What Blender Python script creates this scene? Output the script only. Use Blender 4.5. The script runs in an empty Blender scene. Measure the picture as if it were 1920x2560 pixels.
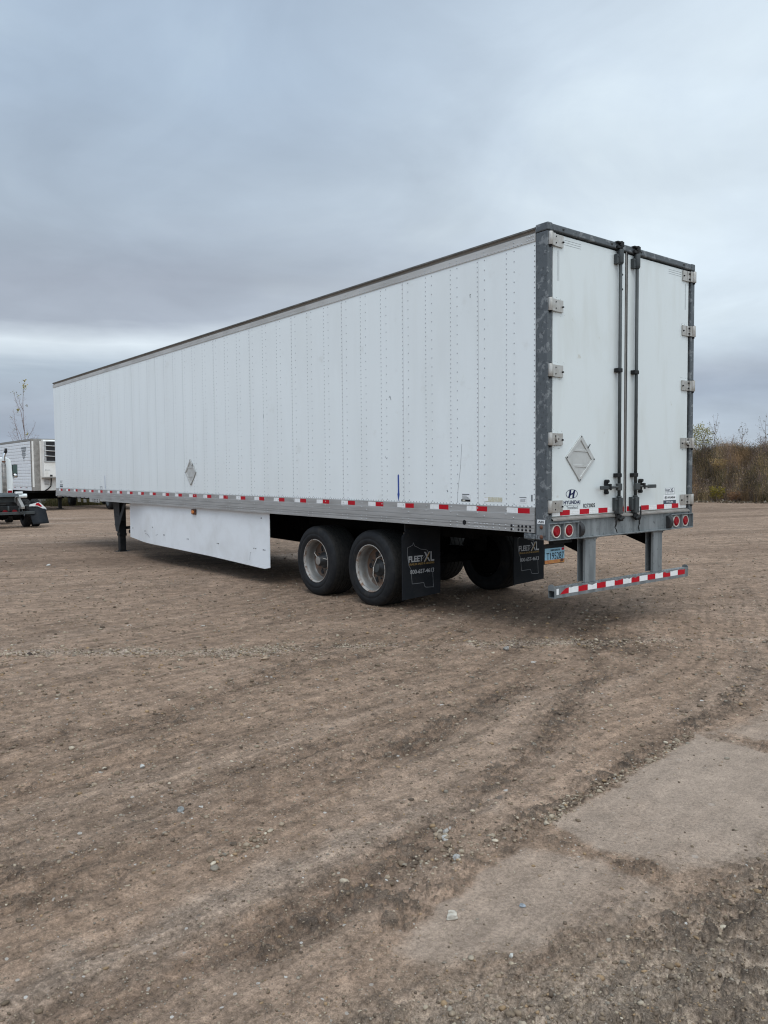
import bpy, math, random
import numpy as np
from mathutils import Matrix, Vector
random.seed(7); rng = np.random.default_rng(11)
C = bpy.context.scene.collection
scn = bpy.context.scene

# ------------------------------------------------------------------ camera
CAM = np.array([-5.8967, -4.8663, 1.6897])
YAW, PITCH, ROLL, FPX = -0.6727, -0.0531, -0.0089, 1943.44
def cam_axes():
    cy, sy = math.cos(YAW), math.sin(YAW)
    f = np.array([-sy*math.cos(PITCH), cy*math.cos(PITCH), math.sin(PITCH)])
    r = np.array([cy, sy, 0.0]); u = np.cross(r, f)
    return r*math.cos(ROLL)+u*math.sin(ROLL), -r*math.sin(ROLL)+u*math.cos(ROLL), f
_r, _u, _f = cam_axes()
cd = bpy.data.cameras.new("camera"); cam = bpy.data.objects.new("camera", cd); C.objects.link(cam)
cd.sensor_fit = 'HORIZONTAL'; cd.sensor_width = 36.0; cd.lens = 36.0*FPX/1920.0
cd.clip_start = 0.05; cd.clip_end = 6000
cam.matrix_world = Matrix(((_r[0], _u[0], -_f[0], CAM[0]), (_r[1], _u[1], -_f[1], CAM[1]), (_r[2], _u[2], -_f[2], CAM[2]), (0, 0, 0, 1)))
scn.camera = cam

# ------------------------------------------------------------------ world / sun / exposure
scn.view_settings.view_transform = 'Standard'; scn.view_settings.look = 'None'
scn.cycles.pixel_filter_type = 'BLACKMAN_HARRIS'; scn.cycles.filter_width = 1.15
scn.cycles.use_denoising = True; scn.cycles.denoiser = 'OPENIMAGEDENOISE'; scn.cycles.denoising_input_passes = 'RGB_ALBEDO_NORMAL'; scn.cycles.denoising_prefilter = 'ACCURATE'; scn.cycles.use_adaptive_sampling = False; scn.cycles.sample_clamp_indirect = 4.0
scn.view_settings.gamma = 1.0; scn.view_settings.exposure = 0.0
SUN_EL, SUN_AZ = math.radians(58), math.radians(228)       # azimuth from +Y clockwise; behind-left of the camera
sd = bpy.data.lights.new("sun", 'SUN'); sd.energy = 1.1; sd.angle = math.radians(30); sd.color = (1.0, 0.97, 0.93)
sun = bpy.data.objects.new("sun", sd); C.objects.link(sun)
_sv = Vector((math.sin(SUN_AZ)*math.cos(SUN_EL), math.cos(SUN_AZ)*math.cos(SUN_EL), math.sin(SUN_EL)))
sun.rotation_euler = _sv.to_track_quat('Z', 'Y').to_euler()

class NT:
    """tiny node-tree helper"""
    def __init__(s, tree): s.t = tree; s.n = tree.nodes; s.l = tree.links; s.n.clear()
    def a(s, typ, **kw):
        n = s.n.new(typ)
        for k, v in kw.items():
            if k == 'i':
                for kk, vv in v.items():
                    if isinstance(vv, bpy.types.NodeSocket): s.l.new(vv, n.inputs[kk])
                    else: n.inputs[kk].default_value = vv
            else: setattr(n, k, v)
        return n
    def math(s, op, a, b=None, c=None, clamp=False):
        n = s.n.new('ShaderNodeMath'); n.operation = op; n.use_clamp = clamp
        for i, v in enumerate((a, b, c)):
            if v is None: continue
            if isinstance(v, bpy.types.NodeSocket): s.l.new(v, n.inputs[i])
            else: n.inputs[i].default_value = v
        return n.outputs[0]
    def ramp(s, fac, stops, interp='LINEAR'):
        n = s.n.new('ShaderNodeValToRGB'); n.color_ramp.interpolation = interp
        e = n.color_ramp.elements
        while len(e) > 1: e.remove(e[-1])
        for i, (p, c) in enumerate(stops):
            if isinstance(c, (int, float)): c = (c, c, c)
            el = e[0] if i == 0 else e.new(p)
            el.position = p; el.color = (*c[:3], 1)
        s.l.new(fac, n.inputs[0]); return n.outputs[0]
    def mix(s, fac, a, b, mode='MIX'):
        n = s.n.new('ShaderNodeMix'); n.data_type = 'RGBA'; n.blend_type = mode
        for k, v in ((0, fac), (6, a), (7, b)):
            if isinstance(v, bpy.types.NodeSocket): s.l.new(v, n.inputs[k])
            elif k == 0: n.inputs[0].default_value = v
            else: n.inputs[k].default_value = (*v[:3], 1)
        return n.outputs[2]
    def noise(s, vec, scale, detail=4, rough=.55, dist=0.0):
        n = s.a('ShaderNodeTexNoise'); n.inputs['Scale'].default_value = scale
        n.inputs['Detail'].default_value = detail; n.inputs['Roughness'].default_value = rough
        n.inputs['Distortion'].default_value = dist
        if vec is not None: s.l.new(vec, n.inputs['Vector'])
        return n.outputs[0]

w = bpy.data.worlds.new("World"); scn.world = w; w.use_nodes = True
def build_world():
    t = NT(w.node_tree)
    tc = t.a('ShaderNodeTexCoord').outputs['Generated']
    sep = t.a('ShaderNodeSeparateXYZ', i={0: tc})
    X, Y, Z = sep.outputs
    el = t.math('ARCSINE', t.math('MINIMUM', t.math('MAXIMUM', Z, -1.0), 1.0))       # radians
    az = t.math('ARCTAN2', X, Y)                                                    # from +Y clockwise
    ca = t.math('SUBTRACT', az, -YAW)                                               # azimuth relative to view axis
    ca = t.math('WRAP', ca, math.pi, -math.pi)
    # cloud-sheet coordinates: project on a plane overhead so that layers flatten towards the horizon
    inv = t.math('DIVIDE', 1.0, t.math('ADD', t.math('MAXIMUM', Z, 0.0), 0.16))
    px = t.math('MULTIPLY', X, inv); py = t.math('MULTIPLY', Y, inv)
    pv = t.a('ShaderNodeCombineXYZ', i={0: px, 1: py, 2: 0.0}).outputs[0]
    n_big = t.noise(pv, 0.55, 5, .5, .6)
    n_mid = t.noise(pv, 1.7, 6, .55, .4)
    iso = t.a('ShaderNodeCombineXYZ', i={0: t.math('MULTIPLY', ca, 3.2), 1: t.math('MULTIPLY', el, 4.6), 2: 7.7}).outputs[0]
    n_iso = t.noise(iso, 1.0, 6, .52, .8)
    lay = t.a('ShaderNodeCombineXYZ', i={0: t.math('MULTIPLY', ca, 1.6), 1: t.math('MULTIPLY', el, 16.0), 2: 3.1}).outputs[0]
    n_lay = t.noise(lay, 1.1, 6, .55, .5)
    # elevation distorted by cloud lumps; the pale gap under the cloud sheet climbs to the right
    ed = t.math('ADD', el, t.math('MULTIPLY', t.math('SUBTRACT', n_lay, .5), .055))
    ed = t.math('ADD', ed, t.math('MULTIPLY', ca, -0.048))
    base = t.ramp(t.math('MULTIPLY', ed, 1/0.7), [
        (0.0,  (.50, .57, .66)), (.058, (.50, .58, .69)), (.097, (.385, .45, .56)), (.145, (.44, .50, .605)), (.195, (.46, .54, .64)),
        (.246, (.76, .84, .92)), (.285, (.44, .49, .58)), (.345, (.395, .440, .525)), (.457, (.425, .50, .60)), (.64, (.44, .54, .675)), (.86, (.45, .555, .70)), (1.0, (.45, .56, .70))])
    # brighter to the right and up, in broad soft sheets
    g = t.math('ADD', t.math('MULTIPLY', ca, 1.2), t.math('MULTIPLY', t.math('SUBTRACT', el, .24), -.45))
    g = t.math('ADD', g, t.math('MULTIPLY', t.math('SUBTRACT', n_big, .5), .9))
    g = t.math('ADD', g, .36)
    gs = t.a('ShaderNodeMapRange', i={0: g, 1: -.05, 2: .95, 3: 0.0, 4: 1.0}); gs.interpolation_type = 'SMOOTHSTEP'
    lo = t.a('ShaderNodeMapRange', i={0: el, 1: .10, 2: .20, 3: 0.0, 4: 1.0}); lo.interpolation_type = 'SMOOTHSTEP'
    base = t.mix(t.math('MULTIPLY', gs.outputs[0], lo.outputs[0]), base, (.74, .84, .94))
    m = t.ramp(n_mid, [(.3, .92), (.5, 1.0), (.72, 1.08)])
    base = t.mix(1.0, base, m, 'MULTIPLY')
    base = t.mix(1.0, base, t.ramp(n_iso, [(.28, (.93, .94, .94)), (.5, (1.04, 1.05, 1.04)), (.72, (1.17, 1.17, 1.12))]), 'MULTIPLY')
    # thicker, brighter cloud overhead and behind the camera (towards the veiled sun)
    up = t.a('ShaderNodeMapRange', i={0: el, 1: .62, 2: 1.35, 3: 1.0, 4: SKY_TOP}); up.interpolation_type = 'SMOOTHSTEP'
    bk = t.a('ShaderNodeMapRange', i={0: t.math('ABSOLUTE', ca), 1: .8, 2: 2.4, 3: 1.0, 4: SKY_BACK}); bk.interpolation_type = 'SMOOTHSTEP'
    gain = t.math('MULTIPLY', up.outputs[0], bk.outputs[0])
    base = t.mix(1.0, base, t.a('ShaderNodeCombineXYZ', i={0: gain, 1: gain, 2: gain}).outputs[0], 'MULTIPLY')
    sky = t.a('ShaderNodeTexSky'); sky.sky_type = 'NISHITA'; sky.sun_disc = False
    sky.sun_elevation = SUN_EL; sky.sun_rotation = SUN_AZ; sky.air_density = 1.2; sky.dust_density = 2.0
    b1 = t.a('ShaderNodeBackground', i={0: sky.outputs[0], 1: 0.08})
    b2 = t.a('ShaderNodeBackground', i={0: base, 1: 1.0})
    mx = t.a('ShaderNodeMixShader', i={0: 0.92, 1: b1.outputs[0], 2: b2.outputs[0]})
    t.a('ShaderNodeOutputWorld', i={0: mx.outputs[0]})
SKY_TOP, SKY_BACK = 1.75, 1.75
build_world()

# ------------------------------------------------------------------ materials
MATS = {}
def mat(name, col, rough=.6, metal=0.0, col2=None, scale=6.0, lo=.35, hi=.65, col3=None, scale3=40, lo3=.55, hi3=.65,
        bump=0.0, bscale=40.0, stretch=(1, 1, 1), spec=None, coat=0.0, rvar=0.0, detail=6):
    m = bpy.data.materials.new(name); m.use_nodes = True; t = NT(m.node_tree)
    tc = t.a('ShaderNodeTexCoord').outputs['Object']
    mp = t.a('ShaderNodeMapping', i={0: tc}); mp.inputs['Scale'].default_value = stretch
    v = mp.outputs[0]
    b = t.a('ShaderNodeBsdfPrincipled')
    c = None
    if col2 is not None:
        nz = t.noise(v, scale, detail, .6, .3)
        f = t.ramp(nz, [(lo, 0.0), (hi, 1.0)])
        c = t.mix(f, col, col2)
        if rvar: t.l.new(t.math('ADD', t.math('MULTIPLY', f, rvar), rough), b.inputs['Roughness'])
    if col3 is not None:
        nz3 = t.noise(tc, scale3, 5, .6)
        c = t.mix(t.ramp(nz3, [(lo3, 0.0), (hi3, 1.0)]), c if c is not None else col, col3)
    if c is not None: t.l.new(c, b.inputs['Base Color'])
    else: b.inputs['Base Color'].default_value = (*col, 1)
    if not (rvar and col2 is not None): b.inputs['Roughness'].default_value = rough
    b.inputs['Metallic'].default_value = metal
    if spec is not None: b.inputs['Specular IOR Level'].default_value = spec
    if coat: b.inputs['Coat Weight'].default_value = coat; b.inputs['Coat Roughness'].default_value = .08
    if bump:
        bp = t.a('ShaderNodeBump', i={'Height': t.noise(v, bscale, 4, .6), 'Strength': min(1, bump), 'Distance': .01})
        t.l.new(bp.outputs[0], b.inputs['Normal'])
    t.a('ShaderNodeOutputMaterial', i={0: b.outputs[0]})
    MATS[name] = m; return m

# ------------------------------------------------------------------ mesh helpers
class MB:
    def __init__(s): s.v = []; s.f = []; s.m = []; s.sm = []
    def add(s, vs, fs, mi=0, smooth=False):
        o = len(s.v); s.v += [tuple(map(float, p)) for p in vs]
        for f in fs: s.f.append([i+o for i in f]); s.m.append(mi); s.sm.append(smooth)
        return s
    def box(s, x0, x1, y0, y1, z0, z1, mi=0):
        return s.add([(x0,y0,z0),(x1,y0,z0),(x1,y1,z0),(x0,y1,z0),(x0,y0,z1),(x1,y0,z1),(x1,y1,z1),(x0,y1,z1)],
                     [(0,3,2,1),(4,5,6,7),(0,1,5,4),(1,2,6,5),(2,3,7,6),(3,0,4,7)], mi)
    def prism(s, poly, axis, a, b, mi=0, smooth=False):
        """poly = list of 2-D points in the other two axes (cyclic order x,y,z), extruded from a to b on axis"""
        n = len(poly); vs = []
        for h in (a, b):
            for p, q in poly:
                vs.append({'x': (h, p, q), 'y': (p, h, q), 'z': (p, q, h)}[axis])
        fs = [tuple(range(n))[::-1], tuple(range(n, 2*n))]
        o = len(s.v); s.v += [tuple(map(float, p)) for p in vs]
        for f in fs: s.f.append([i+o for i in f]); s.m.append(mi); s.sm.append(False)
        for i in range(n):
            j = (i+1) % n; s.f.append([o+i, o+j, o+n+j, o+n+i]); s.m.append(mi); s.sm.append(smooth)
        return s
    def strip(s, prof, axis, a, b, mi=0):
        """open profile swept along axis"""
        n = len(prof); vs = []
        for h in (a, b):
            for p, q in prof: vs.append({'x': (h, p, q), 'y': (p, h, q), 'z': (p, q, h)}[axis])
        return s.add(vs, [(i, i+1, n+i+1, n+i) for i in range(n-1)], mi)
    def tube(s, pts, rad, n=8, mi=0, caps=True, smooth=True):
        pts = [np.array(p, float) for p in pts]
        if not hasattr(rad, '__len__'): rad = [rad]*len(pts)
        vs = []; ref = None
        for i, p in enumerate(pts):
            d = pts[min(i+1, len(pts)-1)] - pts[max(i-1, 0)]; d = d/(np.linalg.norm(d)+1e-12)
            if ref is None:
                ref = np.cross(d, (0, 0, 1.0)) if abs(d[2]) < .9 else np.cross(d, (1.0, 0, 0))
            ref = ref - d*(ref@d); ref /= np.linalg.norm(ref)+1e-12; w_ = np.cross(d, ref)
            for k in range(n):
                a = 2*math.pi*k/n; vs.append(p + rad[i]*(math.cos(a)*ref+math.sin(a)*w_))
        m = len(pts); fs = []
        for i in range(m-1):
            for k in range(n): fs.append((i*n+k, i*n+(k+1) % n, (i+1)*n+(k+1) % n, (i+1)*n+k))
        s.add(vs, fs, mi, smooth)
        if caps:
            o = len(s.v)-m*n
            s.f.append([o+k for k in range(n)][::-1]); s.m.append(mi); s.sm.append(False)
            s.f.append([o+(m-1)*n+k for k in range(n)]); s.m.append(mi); s.sm.append(False)
        return s
    def lathe(s, prof, n=48, mi=0, o=(0, 0, 0), close=False, smooth=True):
        """profile of (x, r) turned about the x axis through o"""
        m = len(prof); vs = []
        for x, r in prof:
            for k in range(n):
                a = 2*math.pi*k/n; vs.append((o[0]+x, o[1]+r*math.cos(a), o[2]+r*math.sin(a)))
        fs = []
        for i in range(m if close else m-1):
            j = (i+1) % m
            for k in range(n): fs.append((i*n+k, j*n+k, j*n+(k+1) % n, i*n+(k+1) % n))
        return s.add(vs, fs, mi, smooth)
    def rivets(s, pts, nrm, r=.009, h=.004, mi=0, n=8):
        nrm = np.array(nrm, float); a = np.cross(nrm, (0, 0, 1.0))
        if np.linalg.norm(a) < .1: a = np.cross(nrm, (1.0, 0, 0))
        a /= np.linalg.norm(a); b = np.cross(nrm, a)
        c = [(math.cos(2*math.pi*k/n), math.sin(2*math.pi*k/n)) for k in range(n)]
        for p in pts:
            p = np.array(p, float)
            vs = [p+r*(x*a+y*b) for x, y in c] + [p+r*.7*(x*a+y*b)+nrm*h*.75 for x, y in c] + [p+nrm*h]
            fs = [(k, (k+1) % n, n+(k+1) % n, n+k) for k in range(n)] + [(n+k, n+(k+1) % n, 2*n) for k in range(n)]
            s.add(vs, fs, mi, True)
        return s
    def build(s, name, mats, parent=None, bevel=0.0, seg=2):
        me = bpy.data.meshes.new(name); me.from_pydata(s.v, [], s.f)
        if not isinstance(mats, (list, tuple)): mats = [mats]
        for m in mats: me.materials.append(MATS[m] if isinstance(m, str) else m)
        me.polygons.foreach_set('material_index', s.m); me.polygons.foreach_set('use_smooth', s.sm); me.update()
        o = bpy.data.objects.new(name, me); C.objects.link(o)
        if parent: o.parent = parent
        if bevel:
            bv = o.modifiers.new('bevel', 'BEVEL'); bv.width = bevel; bv.segments = seg; bv.limit_method = 'ANGLE'; bv.angle_limit = math.radians(40)
        return o
def tag(o, label=None, cat=None, group=None, kind=None):
    for k, v in (('label', label), ('category', cat), ('group', group), ('kind', kind)):
        if v: o[k] = v
    return o
def empty(name, loc, label, cat, group=None, rz=0.0):
    o = bpy.data.objects.new(name, None); C.objects.link(o); o.location = loc; o.rotation_euler.z = rz
    return tag(o, label, cat, group)
REAR = ((1, 0, 0), (0, 0, 1), (0, -1, 0)); LEFT = ((0, -1, 0), (0, 0, 1), (-1, 0, 0))
def text(name, body, rect, o, axes, m, parent, bold=0.0, thick=.001, fit=True, space=1.0, shear=0.0):
    """lettering mesh fitted into rect (u0,u1,v0,v1) on the plane through o with axes U,V,N"""
    cu = bpy.data.curves.new(name, 'FONT'); cu.body = body; cu.size = 1.0; cu.offset = bold; cu.extrude = .001
    cu.space_character = space; cu.shear = shear; cu.resolution_u = 4
    ob = bpy.data.objects.new('tmp', cu); C.objects.link(ob)
    dg = bpy.context.evaluated_depsgraph_get(); dg.update()
    me = bpy.data.meshes.new_from_object(ob.evaluated_get(dg)); bpy.data.objects.remove(ob); bpy.data.curves.remove(cu)
    n = len(me.vertices); co = np.empty(n*3); me.vertices.foreach_get('co', co); co = co.reshape(-1, 3)
    lo, hi = co.min(0), co.max(0); u0, u1, v0, v1 = rect
    u = u0+(co[:, 0]-lo[0])/(hi[0]-lo[0])*(u1-u0); v = v0+(co[:, 1]-lo[1])/(hi[1]-lo[1])*(v1-v0)
    nn = np.where(co[:, 2] > 0, thick, 0.0)
    U, V, N = (np.array(a, float) for a in axes)
    P = np.array(o, float)+u[:, None]*U+v[:, None]*V+nn[:, None]*N
    me.vertices.foreach_set('co', P.ravel()); me.materials.clear(); me.materials.append(MATS[m]); me.name = name; me.update()
    ob = bpy.data.objects.new(name, me); C.objects.link(ob); ob.parent = parent; return ob
def flat(mb, pts, o, axes, t=.001, mi=0):
    """thin plate from a 2-D outline on a plane"""
    U, V, N = (np.array(a, float) for a in axes); o = np.array(o, float)
    n = len(pts); vs = [o+p*U+q*V for p, q in pts]+[o+p*U+q*V+t*N for p, q in pts]
    mb.add(vs, [tuple(range(n))[::-1], tuple(range(n, 2*n))]+[(i, (i+1) % n, n+(i+1) % n, n+i) for i in range(n)], mi); return mb
def rect2(a, b, c, d): return [(a, c), (b, c), (b, d), (a, d)]
def big_mesh(name, V, F, m, cols=None, smooth=True, attrs=None):
    """numpy mesh; F is (n,3) or (n,4)"""
    me = bpy.data.meshes.new(name); V = np.asarray(V, np.float32); F = np.asarray(F, np.int32); k = F.shape[1]
    me.vertices.add(len(V)); me.vertices.foreach_set('co', V.ravel())
    me.loops.add(F.size); me.loops.foreach_set('vertex_index', F.ravel())
    me.polygons.add(len(F)); me.polygons.foreach_set('loop_start', np.arange(0, F.size, k, dtype=np.int32))
    me.polygons.foreach_set('loop_total', np.full(len(F), k, np.int32))
    me.polygons.foreach_set('use_smooth', np.full(len(F), smooth)); me.update(calc_edges=True)
    if cols is not None:
        a = me.color_attributes.new('tint', 'FLOAT_COLOR', 'POINT')
        a.data.foreach_set('color', np.concatenate([cols, np.ones((len(cols), 1))], 1).astype(np.float32).ravel())
    for n, arr in (attrs or {}).items():
        a = me.attributes.new(n, 'FLOAT', 'POINT'); a.data.foreach_set('value', arr.astype(np.float32).ravel())
    me.materials.append(MATS[m] if isinstance(m, str) else m)
    o = bpy.data.objects.new(name, me); C.objects.link(o); return o

# ------------------------------------------------------------------ numpy noise
def _h(ix, iy, s):
    h = (ix.astype(np.int64)*374761393 + iy.astype(np.int64)*668265263 + s*982451653) & 0xffffffff
    h = ((h ^ (h >> 13))*1274126177) & 0xffffffff
    h = h ^ (h >> 16)
    return (h & 0xffff)/65535.0
def vn(x, y, s=0):
    ix, iy = np.floor(x), np.floor(y); fx, fy = x-ix, y-iy
    fx = fx*fx*(3-2*fx); fy = fy*fy*(3-2*fy)
    a, b, c, d = _h(ix, iy, s), _h(ix+1, iy, s), _h(ix, iy+1, s), _h(ix+1, iy+1, s)
    return (a*(1-fx)+b*fx)*(1-fy)+(c*(1-fx)+d*fx)*fy
def fbm(x, y, s=0, o=4, g=.5):
    r = 0; a = 1; t = 0
    for i in range(o):
        r = r+a*vn(x*2**i+i*17.3, y*2**i-i*9.1, s+i); t += a; a *= g
    return r/t
def sstep(a, b, x): t = np.clip((x-a)/(b-a), 0, 1); return t*t*(3-2*t)
def ground_base(x, y):
    yy = np.minimum(np.asarray(y, float), 60.0)
    return -0.0095*1.5*np.log1p(np.exp(np.clip((yy-1)/1.5, -30, 60)))
def gz(x, y): return float(ground_base(x, y))

# ------------------------------------------------------------------ material list
mat('white_panel', (.74, .77, .765), .30, 0, (.69, .715, .705), 2.2, .42, .75, col3=(.60, .61, .58), scale3=3.2, lo3=.62, hi3=.85, bump=.10, bscale=3.0, coat=.2, stretch=(1, 1, .22))
mat('white_door', (.635, .665, .655), .34, 0, (.565, .58, .55), 3.5, .48, .8, col3=(.46, .43, .36), scale3=9, lo3=.68, hi3=.80, stretch=(1, 1, .25), bump=.06, bscale=2.5, coat=.2)
mat('rivet_grey', (.40, .415, .43), .5, .4)
mat('seam_dark', (.06, .065, .07), .8)
mat('aluminium', (.42, .415, .405), .48, .55, (.30, .29, .275), 7, .4, .75, stretch=(1, .25, 2.2), rvar=.12)
mat('rail_silver', (.50, .485, .46), .5, .3, (.34, .325, .30), 5, .4, .75, stretch=(1, .3, 1))
mat('aluminium_dull', (.33, .31, .285), .5, .5, (.20, .185, .165), 5, .35, .7, stretch=(1, .12, 1))
mat('steel_hinge', (.46, .44, .41), .42, .6, (.34, .31, .27), 14, .4, .7)
mat('rail_rivet', (.45, .45, .45), .4, .7)
mat('galvanised', (.082, .092, .099), .6, .1, (.175, .185, .19), 11, .545, .585, col3=(.058, .064, .069), scale3=30, lo3=.56, hi3=.62, bump=.15, bscale=60)
mat('galvanised_light', (.135, .148, .152), .55, .2, (.235, .248, .250), 5, .38, .66, col3=(.085, .094, .097), scale3=16, lo3=.58, hi3=.70, stretch=(2.2, 2.2, .35), bump=.1, bscale=60)
mat('roof_edge', (.10, .095, .088), .6, .3, (.20, .19, .175), 6, .4, .7)
mat('primer_grey', (.050, .053, .056), .65, 0, (.036, .038, .04), 6, .4, .7, spec=.2)
mat('placard_metal', (.50, .50, .48), .45, .25, (.42, .42, .40), 12, .4, .7)
mat('lens_shaded', (.16, .004, .008), .5, spec=.2)  # tail light red with the shade under the truck frame put into it
mat('black_paint', (.011, .012, .013), .55, 0, (.022, .021, .020), 8, .4, .7, spec=.2)
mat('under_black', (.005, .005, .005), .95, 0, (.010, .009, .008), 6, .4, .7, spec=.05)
mat('dark_steel', (.036, .042, .043), .6, .1, (.056, .060, .059), 12, .4, .7)
mat('rubber', (.016, .016, .017), .65, 0, (.03, .029, .028), 16, .4, .75)
mat('tyre', (.011, .0115, .013), .65, 0, (.024, .0235, .023), 9, .45, .8, col3=(.042, .037, .031), scale3=4, lo3=.60, hi3=.78, bump=.1, bscale=90, spec=.2)
mat('tread', (.020, .0195, .019), .85, 0, (.034, .032, .029), 30, .4, .7, bump=.25, bscale=120, spec=.15)
mat('rim_paint', (.18, .178, .17), .42, .15, (.13, .115, .10), 5, .4, .7, col3=(.15, .10, .07), scale3=16, lo3=.58, hi3=.74)
mat('rim_edge', (.33, .31, .285), .55, .1, (.17, .10, .065), 11, .47, .66, col3=(.12, .07, .045), scale3=26, lo3=.55, hi3=.66)
mat('rim_rust', (.075, .055, .042), .75, .1, (.16, .085, .05), 10, .4, .7, col3=(.26, .23, .20), scale3=9, lo3=.60, hi3=.72)
mat('hub_black', (.03, .03, .03), .5, .2)
mat('tape_red', (.42, .004, .014), .55, 0, (.35, .004, .012), 20, .45, .7, spec=.2)
mat('tape_white', (.74, .74, .73), .4, 0, (.62, .62, .61), 25, .45, .75)
mat('lens_red', (.25, .003, .008), .45, 0, (.17, .002, .006), 60, .45, .55, spec=.15)
mat('ring_white', (.58, .53, .47), .6)
mat('amber', (.55, .16, .02), .3, 0, coat=.5)
mat('navy', (.006, .012, .055), .6, spec=.2)
mat('ink_black', (.012, .012, .014), .7, spec=.2)
mat('ink_grey', (.16, .17, .18), .6)
mat('sticker_white', (.74, .75, .75), .5)
mat('sticker_dark', (.045, .06, .085), .5)
mat('sticker_tan', (.46, .42, .28), .5, 0, (.56, .55, .48), 60, .4, .6)
mat('blue_mark', (.012, .05, .26), .5)
mat('flap_white', (.40, .41, .42), .7, 0, (.24, .24, .24), 30, .45, .7)
mat('flap_grey', (.20, .21, .22), .6)
mat('flap_gold', (.26, .16, .04), .6)
mat('mud_flap', (.011, .013, .016), .75, 0, (.020, .021, .023), 5, .4, .75, col3=(.045, .040, .034), scale3=7, lo3=.64, hi3=.80, bump=.10, bscale=6, spec=.15)
mat('skirt_white', (.72, .74, .755), .36, 0, (.58, .585, .58), 1.6, .45, .8, col3=(.45, .42, .36), scale3=11, lo3=.72, hi3=.85, bump=.06, bscale=2)
mat('plate_blue', (.25, .44, .55), .45)
mat('plate_orange', (.52, .24, .07), .4, 0, (.42, .13, .05), 18, .4, .6)
mat('tractor_white', (.82, .84, .82), .25, 0, (.78, .80, .78), 3, .4, .7, coat=.5)
mat('chrome', (.62, .62, .62), .15, 1.0)
mat('shield', (.16, .155, .15), .45, .8)
mat('mirror_glass', (.012, .045, .032), .15, 0, (.02, .06, .045), 6, .4, .6, coat=1)
mat('reefer_wall', (.70, .71, .72), .35, 0, (.60, .61, .62), 4, .4, .7)
mat('reefer_front', (.72, .70, .66), .45, 0, (.62, .58, .52), 3, .45, .75)
mat('grille_black', (.008, .008, .009), .7)
mat('rust_bolt', (.11, .045, .025), .8)
mat('bark', (.16, .12, .10), .9, 0, (.23, .19, .165), 30, .4, .6)
mat('bark_red', (.17, .11, .10), .9, 0, (.25, .18, .16), 30, .4, .6)

# tinted-attribute material for leaves, grass and pebbles
def tint_mat(name, rough=.9, trans=0.0):
    m = bpy.data.materials.new(name); m.use_nodes = True; t = NT(m.node_tree)
    a = t.a('ShaderNodeAttribute'); a.attribute_name = 'tint'
    tc = t.a('ShaderNodeTexCoord').outputs['Object']
    c = t.mix(1.0, a.outputs[0], t.ramp(t.noise(tc, 55, 3), [(.3, .78), (.7, 1.2)]), 'MULTIPLY')
    b = t.a('ShaderNodeBsdfPrincipled', i={'Base Color': c, 'Roughness': rough})
    b.inputs['Specular IOR Level'].default_value = .25
    out = b.outputs[0]
    if trans:
        tr = t.a('ShaderNodeBsdfTranslucent', i={0: c}); out = t.a('ShaderNodeMixShader', i={0: trans, 1: out, 2: tr.outputs[0]}).outputs[0]
    t.a('ShaderNodeOutputMaterial', i={0: out}); MATS[name] = m
tint_mat('pebble', .85); tint_mat('dry_plant', .95, .2); tint_mat('leaf', .7, .3)

# ------------------------------------------------------------------ ground: one sheet, finely divided near the camera, reaching the horizon
def poly_dist(x, y, P):
    """distance to a polyline and signed side"""
    d = np.full(x.shape, 1e9)
    for (ax, ay), (bx, by) in zip(P[:-1], P[1:]):
        ux, uy = bx-ax, by-ay; l2 = ux*ux+uy*uy
        t = np.clip(((x-ax)*ux+(y-ay)*uy)/l2, 0, 1)
        d = np.minimum(d, np.hypot(x-ax-t*ux, y-ay-t*uy))
    return d
def in_poly(x, y, P):
    r = np.zeros(x.shape, bool); n = len(P)
    for i in range(n):
        (ax, ay), (bx, by) = P[i], P[(i+1) % n]
        c = ((ay > y) != (by > y)) & (x < (bx-ax)*(y-ay)/(by-ay+1e-12)+ax); r ^= c
    return r
WHITE = [(-9, 7.2), (-4.18, 3.24), (-3.07, 2.28), (-2.5, 1.75), (-1.92, 1.42), (-1.26, .98), (-.37, .35), (.73, -.40), (1.76, -1.29), (4.5, -3.6)]
RUTS = [  # polyline, half width, depth, darkness
    ([(-9, -1.55), (-5.19, -1.38), (-4.85, -1.34), (-4.47, -1.34), (-3.9, -1.34), (-3.42, -1.33), (-3.04, -1.29), (-2.33, -1.11), (-.6, -.5)], .11, .016, .85),
    ([(-9, .55), (-4.8, .40), (-4.35, .27), (-3.81, .25), (-3.33, .48), (-2.72, .71), (-1.2, 1.6)], .12, .012, .7),
    ([(-7, -2.4), (-4.91, -2.39), (-4.5, -2.39), (-4.23, -2.36), (-3.85, -2.30), (-3.49, -2.21), (-2.98, -2.03), (-2.59, -1.92), (-2.02, -1.68), (-1.61, -1.48), (-1.02, -1.20), (-.21, -.72), (.9, .3)], .10, .015, .75),
    ([(-6.5, -1.7), (-4.6, -1.62), (-3.9, -1.52), (-3.2, -1.42), (-2.4, -1.2)], .07, .012, .55),
    ([(-5.11, -1.03), (-4.57, -1.06), (-3.86, -1.01), (-3.23, -.94), (-2.61, -.84), (-1.76, -.55), (-.16, .15)], .09, .010, .45),
    ([(-6, -.5), (-4.2, -.45), (-2.6, -.25), (-1.4, .2), (0, 1.2)], .12, .01, .35),
    ([(1.8, .6), (1.1, .2), (.7, -.2), (.4, -.6)], .22, .012, .9)]
TREAD = [(-4.1, -2.65), (-3.71, -2.55), (-3.32, -2.46), (-3.04, -2.42), (-2.59, -2.36), (-1.96, -2.29), (-1.29, -2.20), (-.59, -2.10), (.6, -1.7)]
CROSS = [(-3.20, -2.46), (-3.13, -2.68), (-3.08, -2.94), (-3.05, -3.1)]
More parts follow.
